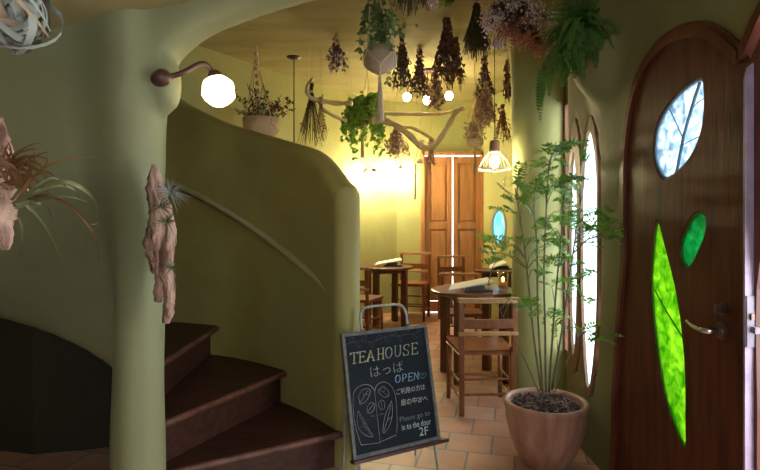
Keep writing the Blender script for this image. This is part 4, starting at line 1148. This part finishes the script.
hb('green_sprig', 'small green leafy sprig at the top edge right of the pale pink bunch', 'dried leaves', 446, -30, 12, 22, 'd_stem_green', [('leaf_bright', .5, .8), ('leaf_dark', .5, .7)], d=3.6, n=18, fn_=100, fsize=.012)

# wide pink and brick flower mass near the pillar
d = 3.25; c = P(520, 26, d)
pm = thing('dried_flower_cloud', 'wide cloud of dried pale pink and brick-red flowers between grass bunch and fern', 'dried flowers', tuple(c))
MB().tube([P(514, 10, d), Vector((P(514, 10, d).x, d, CEIL))], .002, 4).build('string', 'macrame_tan', pm)
MB().tube([P(548, 14, d), P(520, -28, d), ], .0015, 4).build('tie_wire', 'macrame', pm)
sm_ = MB()
def cloud(blobs, m_, n, fs, name='flower_heads'):
    mb = MB()
    for x, y, rx, ry, w in blobs:
        for i in range(int(n * w)):
            a = rng.random() * 6.283; rr = abs(rng.gauss(0, .62))
            p = P(x + rx * rr * math.cos(a), y + ry * rr * math.sin(a), d + rng.uniform(-1, 1) * rx / F * d * .8)
            mb.octa(p, fs * rng.uniform(.5, 1.1))
            if rng.random() < .25: sm_.tube([P(512 + rng.uniform(-12, 12), 2, d), p], .0009, 3, cap=False)
    mb.build(name, m_, pm)
cloud([(515, 4, 24, 14, 1), (498, 18, 14, 12, .9), (488, 26, 8, 7, .5), (532, 12, 16, 10, .6), (524, 22, 12, 8, .5), (551, 20, 5, 8, .35)], 'd_pink', 300, .0095)
cloud([(510, 22, 22, 18, 1), (500, 8, 14, 10, .5)], 'd_purple', 120, .010)
cloud([(508, 30, 12, 12, .8), (526, 36, 18, 12, 1.3), (538, 46, 12, 8, .9), (522, 20, 16, 12, .5)], 'd_brick', 330, .0100)
cloud([(497, 44, 12, 9, 1)], 'd_lilac', 60, .009)
sm_.build('stems', 'd_stem', pm)

# macrame pots
def macrame(name, label, cat, top, potc, pr, ph, cord_m, pot_m, tassel_px=None, ncord=4, d=4, knots=True, shape='round', group='potted plants in macrame hangers'):
    t = thing(name, label, cat, tuple(potc), 0, group)
    cz = potc.z
    if shape == 'round': prof_ = [(max(pr * math.sin(math.pi * i / 12), 1e-4), -ph * math.cos(math.pi * i / 12)) for i in range(0, 10)] + [(pr * .55, ph * .66)]
    else: prof_ = [(1e-4, -ph), (pr * .72, -ph), (pr * .95, -ph * .2), (pr, ph), (pr * .9, ph), (pr * .85, ph * .6), (1e-4, ph * .5)]
    MB().lathe(prof_, potc, 32).build('pot', pot_m, t, smooth=True)
    cm = MB(); tp = Vector(top); ring = Vector((tp.x, tp.y, min(tp.z, CEIL)))
    bot = potc + Vector((0, 0, -ph - .01))
    for k in range(ncord):
        a = 2 * math.pi * (k + .5) / ncord; ca, sa = math.cos(a), math.sin(a); e = pr * 1.04
        nodes = [tp, tp + Vector((ca * e * .3, sa * e * .3, -(tp.z - cz) * .35)), Vector((potc.x + ca * e * .92, potc.y + sa * e * .92, cz + ph * 1.1)), Vector((potc.x + ca * e * 1.02, potc.y + sa * e * 1.02, cz + ph * .25))]
        cm.tube(smoothcurve(nodes, 4), .0045 if knots else .0022, 6)
        if knots:
            for j in range(9):
                q = nodes[1].lerp(nodes[2], j / 9); cm.ball(q, .007, 6, 4)
        for s in (-.5, .5):
            a2 = a + s * 2 * math.pi / ncord
            cm.tube(smoothcurve([nodes[-1], Vector((potc.x + math.cos((a + a2) / 2) * e * .98, potc.y + math.sin((a + a2) / 2) * e * .98, cz - ph * .25)), Vector((potc.x + math.cos(a2) * e * .8, potc.y + math.sin(a2) * e * .8, cz - ph * .62)), bot], 4), .0032 if knots else .002, 5)
    cm.tube([tp + Vector((0, 0, -.005)), (tp.x, tp.y, CEIL)], .003, 5)
    cm.build('macrame_net', cord_m, t)
    if tassel_px:
        tb = MB(); Lt = bot.z - P(380, tassel_px, potc.y).z
        for i in range(60):
            a = rng.random() * 6.283; r = math.sqrt(rng.random()) * pr * .26
            tb.tube([bot, bot + Vector((math.cos(a) * r * .35, math.sin(a) * r * .35, -Lt * .18)), bot + Vector((math.cos(a) * r, math.sin(a) * r, -Lt * rng.uniform(.93, 1)))], .003, 3, cap=False)
        tb.ball(bot + Vector((0, 0, -Lt * .06)), pr * .12, 8, 6)
        tb.build('tassel', cord_m, t)
    return t
# 1 round pot near the top
pc = P(380, 58, 3.3)
m1 = macrame('hanging_planter', 'round beige pot with long tassel in macrame hanger at the top centre', 'hanging plant', P(374, -40, 3.3), pc, .104, .098, 'macrame', 'felt_pot', 122, 4)
mb = MB(); vn = MB()
for i in range(20):
    a = rng.random() * 6.283; h_ = rng.uniform(.10, .38); r = rng.uniform(.03, .12)
    base = pc + Vector((0, 0, .06))
    c = smoothcurve([base, base + Vector((math.cos(a) * r * .5, math.sin(a) * r * .5, h_)), base + Vector((math.cos(a) * r, math.sin(a) * r, h_ * .7)), base + Vector((math.cos(a) * r * 1.15, math.sin(a) * r * 1.15, h_ * .7 - rng.uniform(.03, .25)))], 4)
    vn.tube(c, .0015, 3, cap=False)
    for p in c[1:]:
        for s in (0, 1):
            mb.leaf(p, (rng.gauss(0, 1), rng.gauss(0, 1), rng.gauss(-.2, .6)), (rng.gauss(0, .5), -1, .6), rng.uniform(.026, .04), .030)
c = smoothcurve([pc + Vector((.08, 0, .13)), P(405, 26, 3.3), P(416, 25, 3.3)], 4); vn.tube(c, .0012, 3)
mb.leaf(P(404, 22, 3.3), (0, 0, -1), (0, -1, 0), .04, .03); mb.leaf(P(416, 23, 3.3), (.3, 0, -1), (0, -1, 0), .03, .02)
vn.build('vines', 'stem', m1); mb.build('leaves', 'leaf_pale', m1)
# 2 wide pot behind the stair wall
d = dceil(46); pc = P(261, 128, d); tp = P(257, 50, d)
m2 = macrame('hanging_planter', 'wide tan pot of dried stems in knotted macrame hanger behind the stair wall', 'hanging plant', tp, pc, .165, .085, 'macrame_tan', 'macrame_tan', None, 4, shape='cup')
cm = MB()
for j in range(9): cm.ball(P(257, 55, d).lerp(P(260, 113, d), j / 8) + Vector((0, -.03, 0)), .023, 8, 6)
cm.build('knots', 'macrame_tan', m2)
mbs = {k: MB() for k in ('d_brown', 'leaf_dark', 'd_red', 'd_mauve')}; vn = MB()
for i in range(46):
    a = rng.uniform(-1.25, 1.25); L_ = rng.uniform(.16, .34)
    y_ = rng.uniform(-.08, .08); base = pc + Vector((rng.uniform(-.08, .08), y_, .06))
    tip = base + Vector((math.sin(a) * L_, y_, math.cos(a) * L_)); vn.tube([base, base.lerp(tip, .5) + Vector((0, 0, .01)), tip], .0022, 3)
    key = 'd_red' if a > .55 and rng.random() < .5 else ('d_mauve' if a < -.3 and rng.random() < .5 else rng.choice(['d_brown', 'd_brown', 'd_brown', 'd_mauve', 'leaf_dark']))
    for k in range(7):
        p = base.lerp(tip, .45 + .55 * rng.random())
        if key == 'd_red': mbs[key].octa(tip + Vector((rng.gauss(0, .008), 0, rng.gauss(0, .008))), .011)
        else: mbs[key].leaf(p, (rng.gauss(0, 1), rng.gauss(0, .6), rng.gauss(.3, 1)), (rng.gauss(0, .5), -1, .3), .035, .018)
vn.build('dried_stems', 'd_stem', m2)
for k, b in mbs.items(): b.build('dried_leaves', k, m2)
# 3 ivy pot
d = 5.45; pc = P(362.5, 120, d); tp = P(367, 70, d)
m3 = macrame('hanging_planter', 'small brown pot overflowing with bright green ivy in front of the glowing wall', 'hanging plant', tp, pc, .075, .065, 'macrame', 'clay_pot', 158, 3, knots=False, shape='cup')
mb = MB(); vn = MB()
for i in range(40):
    a = rng.random() * 6.283; r = rng.uniform(.10, .22); Ld = rng.choice([rng.uniform(.05, .2), rng.uniform(.2, .42)])
    base = pc + Vector((0, 0, .05))
    hx = math.cos(a) * r; 
    c = smoothcurve([base, base + Vector((hx * .6, math.sin(a) * r * .6, rng.uniform(.06, .22))), base + Vector((hx, math.sin(a) * r, -.02)), base + Vector((hx * 1.1, math.sin(a) * r * 1.1, -Ld))], 5)
    vn.tube(c, .0015, 3, cap=False)
    for p in c[2:]:
        for s in range(3):
            mb.leaf(p + Vector((rng.gauss(0, .012), rng.gauss(0, .012), rng.gauss(0, .012))), (rng.gauss(0, 1), rng.gauss(0, 1), rng.gauss(-.6, .6)), (rng.gauss(0, .5), -1, .6), rng.uniform(.034, .05), .036)
vn.build('vines', 'stem', m3); mb.build('leaves', 'leaf_bright', m3)
# 4 small pot by the doors
d = 5.0; pc = P(475, 143, d); tp = P(475, 108, d)
m4 = macrame('hanging_planter', 'small cream macrame pot with tassel hanging in front of the folding doors', 'hanging plant', tp, pc, .075, .035, 'macrame', 'macrame', 174, 4, shape='cup')
mb = MB()
for i in range(190):
    a = rng.random() * 6.283; r = rng.uniform(.0, .10)
    mb.leaf(pc + Vector((math.cos(a) * r, math.sin(a) * r, .03 + rng.random() * .15)), (rng.gauss(0, 1), rng.gauss(0, 1), rng.gauss(.5, .7)), (0, -1, .3), .04, .012)
mb.build('dried_plant', 'd_mauve', m4)

# hanging heart terrarium
c = P(420, 158, 5.2)
ht = thing('hanging_terrarium', 'small glass drop with white flowers hanging from the driftwood left of the doors', 'terrarium', tuple(c))
MB().lathe([(1e-4, -.06), (.035, -.055), (.05, -.02), (.045, .02), (.02, .07), (.008, .11)], c, 20).build('glass_drop', 'glass', ht, smooth=True)
mb = MB()
for i in range(30): mb.octa(c + Vector((rng.gauss(0, .014), rng.gauss(0, .014), -.035 + rng.gauss(0, .012))), .010)
for i in range(14): mb.octa(c + Vector((rng.gauss(0, .016), rng.gauss(0, .016), .10 + rng.random() * .07)), .014)
mb.build('white_flowers', 'paper', ht)
MB().tube([c + Vector((0, 0, .10)), (c.x, c.y, CEIL)], .0015, 4).build('string', 'macrame', ht)
MB().tube([c + Vector((-.045, 0, -.05)), c + Vector((-.045, 0, -.40))], .010, 6).build('white_strand', 'paper', ht)

# ---- driftwood branches
def branch(label, runs, hooks, group='driftwood branches hanging from the ceiling'):
    a0 = P(*runs[0][0][0], runs[0][1])
    t = thing('driftwood_branch', label, 'driftwood', tuple(a0), 0, group)
    for pts, d_, r0, r1 in runs:
        pp = [P(x, y, d_ + .04 * math.sin(i * 1.7)) for i, (x, y) in enumerate(pts)]; c = smoothcurve(pp, 5); n = len(c)
        MB().tube(c, [(r0 + (r1 - r0) * i / n) * (1 + .18 * math.sin(i * 1.3)) for i in range(n)], 9).build('limb', 'drift_pale', t, smooth=True)
    for x, y, d_ in hooks:
        p = P(x, y, d_); MB().tube([p, (p.x, p.y, CEIL)], .0015, 4).build('string', 'macrame', t)
branch('pale forked driftwood branch hanging across the middle in front of the doors',
       [([(371, 121), (385, 121), (397, 126), (410, 136), (420, 146), (432, 147), (440, 139), (450, 122), (456, 112), (464, 108)], 5.2, .032, .021),
        ([(402, 128), (412, 128), (424, 134), (434, 140)], 5.2, .018, .012)], [(385, 121, 5.2), (440, 139, 5.2)])
branch('straight brown driftwood branch just behind and above the forked one', [([(371, 110), (392, 114), (415, 114), (436, 114), (452, 112)], 5.5, .022, .016)], [(392, 114, 5.5), (440, 114, 5.5)])
branch('hooked pale driftwood branch with two prongs beside the lamp rod',
       [([(313, 79), (308.5, 84), (307, 91), (311, 98), (320, 100), (334, 103), (352, 103.5)], 5.0, .016, .022), ([(313, 99), (320, 103), (324, 110), (334, 116), (346, 121)], 5.0, .014, .016),
        ([(320, 100), (323, 96), (323, 94)], 5.0, .010, .006)], [(309, 84, 5.0), (349, 103, 5.0)])

# ---- things hanging close to the camera on the left
d = 1.12; c = P(14, 12, d)
ab = thing('air_plant', 'large silvery curly air plant ball in the top left corner', 'air plant', tuple(c), 0, 'air plants')
mb1 = MB(); mb2 = MB()
for i in range(60):
    a = rng.random() * 6.283; el = rng.uniform(-.9, .9); R_ = rng.uniform(.035, .088)
    u = Vector((math.cos(a) * math.cos(el), math.sin(a) * math.cos(el), math.sin(el))); w = u.orthogonal().normalized(); w = Quaternion(u, rng.random() * 6.28) @ w
    pts = []
    for k in range(15):
        t = k / 14 * rng.uniform(3.6, 4.6) if k == 0 else t + .30
        rr = R_ * (min(1, .25 + k * .16))
        pts.append(c + (w * math.cos(t) + u.cross(w) * math.sin(t)) * rr + u * .02 * math.sin(k * .5))
    nrm = u
    tgt_ = mb2 if i % 5 == 0 else mb1
    # ribbon lying on the ball surface
    kk = len(pts); vs = []
    for i2, p in enumerate(pts):
        t_ = (pts[min(i2 + 1, kk - 1)] - pts[max(i2 - 1, 0)]).normalized(); rad = (p - c).normalized(); s_ = t_.cross(rad).normalized(); wd = .019 * (1 - .85 * (i2 / (kk - 1)) ** 1.5)
        vs += [p - s_ * wd / 2 + rad * .002, p, p + s_ * wd / 2 + rad * .002]
    fs = []
    for i2 in range(kk - 1): a_ = i2 * 3; fs += [(a_, a_ + 1, a_ + 4, a_ + 3), (a_ + 1, a_ + 2, a_ + 5, a_ + 4)]
    tgt_.add(vs, fs)
mb1.build('silver_leaves', 'air_grey', ab, smooth=True); mb2.build('dry_leaves', 'air_tan', ab, smooth=True)
MB().tube([c, (c.x, c.y, 2.11)], .0012, 4).build('string', 'macrame', ab)

d = 1.15
def lump(name, pts, d_, m_, par, n=14, wob=.16):
    pp = [P(x, y, d_) for x, y, r in pts]; rs = [r / F * d_ for x, y, r in pts]
    c_ = smoothcurve(pp, 6); R_ = np.interp(np.linspace(0, len(rs) - 1, len(c_)), range(len(rs)), rs)
    mb = MB(); mb.tube(c_, [float(r) for r in R_], n)
    seed = rng.random() * 10
    vs = []
    for k, v in enumerate(mb.v):
        i, j = divmod(k, n); cc = c_[i]; dv = Vector(v) - cc
        f = 1 + wob * math.sin(j * 2.1 + i * .35 + seed) + wob * .7 * math.sin(j * 4.3 - i * .6) + wob * .4 * math.sin(i * 1.9 + j)
        vs.append(tuple(cc + dv * f))
    mb.v = vs
    return mb.build(name, m_, par, smooth=True)
dw = thing('driftwood_hanging', 'pink-brown driftwood piece at the left edge carrying a long-leaved air plant', 'driftwood', tuple(P(8, 200, d)))
lump('wood', [(-6, 118, 6), (-2, 140, 11), (0, 165, 13), (2, 190, 15), (0, 205, 16), (-2, 222, 13), (4, 236, 8), (6, 250, 3)], d, 'drift', dw)
lump('wood_knob', [(-4, 190, 12), (10, 194, 12), (22, 194, 10), (28, 194, 5)], d, 'drift', dw)
MB().tube([P(-6, 125, d), Vector((P(-6, 125, d).x, d, 2.09))], .0015, 4).build('string', 'macrame', dw)
ap = thing('air_plant', 'long arching green air plant growing on the driftwood at the left edge', 'air plant', tuple(P(14, 200, d)), 0, 'air plants')
gm, om = MB(), MB()
arcs = [([(15, 205), (40, 187), (65, 182), (85, 190), (97, 205), (98, 222), (90, 225)], 4), ([(12, 205), (35, 192), (58, 186), (75, 190), (82, 205)], 3.5), ([(18, 200), (35, 175), (60, 160), (95, 157)], 3.5),
        ([(16, 208), (30, 208), (45, 225), (58, 250), (69, 280)], 3.5), ([(14, 208), (22, 225), (22, 245), (17, 266)], 3), ([(16, 206), (40, 196), (60, 200), (80, 215), (96, 238), (99, 262)], 3),
        ([(15, 204), (40, 200), (65, 196), (88, 202)], 3), ([(14, 206), (35, 188), (55, 178), (70, 192)], 3), ([(16, 205), (34, 202), (48, 208), (52, 222)], 3), ([(12, 200), (28, 180), (46, 172), (56, 178)], 3)]
for i, (a, w) in enumerate(arcs):
    pp = [P(x, y, d - .03 - .05 * math.sin(k * .9 + i)) for k, (x, y) in enumerate(a)]
    (om if i in (2, 5) else gm).strip(smoothcurve(pp, 5), w * 1.35 / F * d, (0, -1, .2))
for i in range(34):
    x, y = 8 + rng.uniform(-8, 10), 170 + rng.uniform(-8, 20); a = rng.uniform(-2.3, .3); L_ = rng.uniform(25, 60)
    pts = [(x, y)]; aa = a
    for k in range(6): aa += rng.uniform(.15, .55) * (1 if i % 2 else -1) * .9; x += math.cos(aa) * L_ / 6; y += math.sin(aa) * L_ / 6; pts.append((min(x, 48), y))
    om.strip(smoothcurve([P(q[0], q[1], d - .03 - .006 * k) for k, q in enumerate(pts)], 3), 3.6 / F * d, (0, -1, .2))
gm.build('green_leaves', 'air_green', ap, smooth=True); om.build('dry_leaves', 'air_orange', ap, smooth=True)

# ---- driftwood with air plants fixed on the column
cw = thing('driftwood_plaque', 'tall gnarled pinkish driftwood with small air plants fixed on the column', 'driftwood', tuple(P(161, 240, 2.05)))
lump('wood', [(155, 165, 3), (155, 180, 6), (156, 195, 8), (160, 210, 10), (160, 228, 11), (158, 246, 11), (160, 262, 9), (163, 278, 7), (160, 292, 6), (158, 302, 3)], 2.04, 'drift', cw, 18, .2)
lump('wood_spur', [(170, 215, 3), (171, 232, 5), (168, 250, 6), (165, 270, 7), (169, 282, 6), (170, 300, 5), (168, 312, 5), (166, 323, 3)], 2.02, 'drift', cw, 14, .18)
k = 0
for x, y, n, L_, lab in ((170, 192, 40, .075, 'larger silver air plant near the top of the column driftwood'), (160, 206, 26, .055, 'tiny green air plant left side of the column driftwood'), (168, 222, 18, .05, 'tiny green air plant in the middle of the column driftwood'), (172, 268, 16, .045, 'lowest tiny air plant on the column driftwood')):
    c = P(x, y, 1.985 if x > 165 else 1.97)
    a_ = thing('small_air_plant', lab, 'air plant', tuple(c), 0, 'small air plants on the column driftwood')
    mb = MB()
    for i in range(n):
        v = Vector((rng.gauss(.1, 1), rng.gauss(-.5, .7), rng.gauss(.25, .8))).normalized()
        mb.strip([c + v * L_ * t + Vector((0, 0, -.25 * L_ * t * t)) for t in (0, .35, .7, 1)], .0045, (0, -1, .1))
    mb.build('leaves', 'air_grey' if k == 0 else 'air_green', a_); k += 1

# clean up helper properties
for o in bpy.data.objects:
    if '_w' in o: del o['_w']
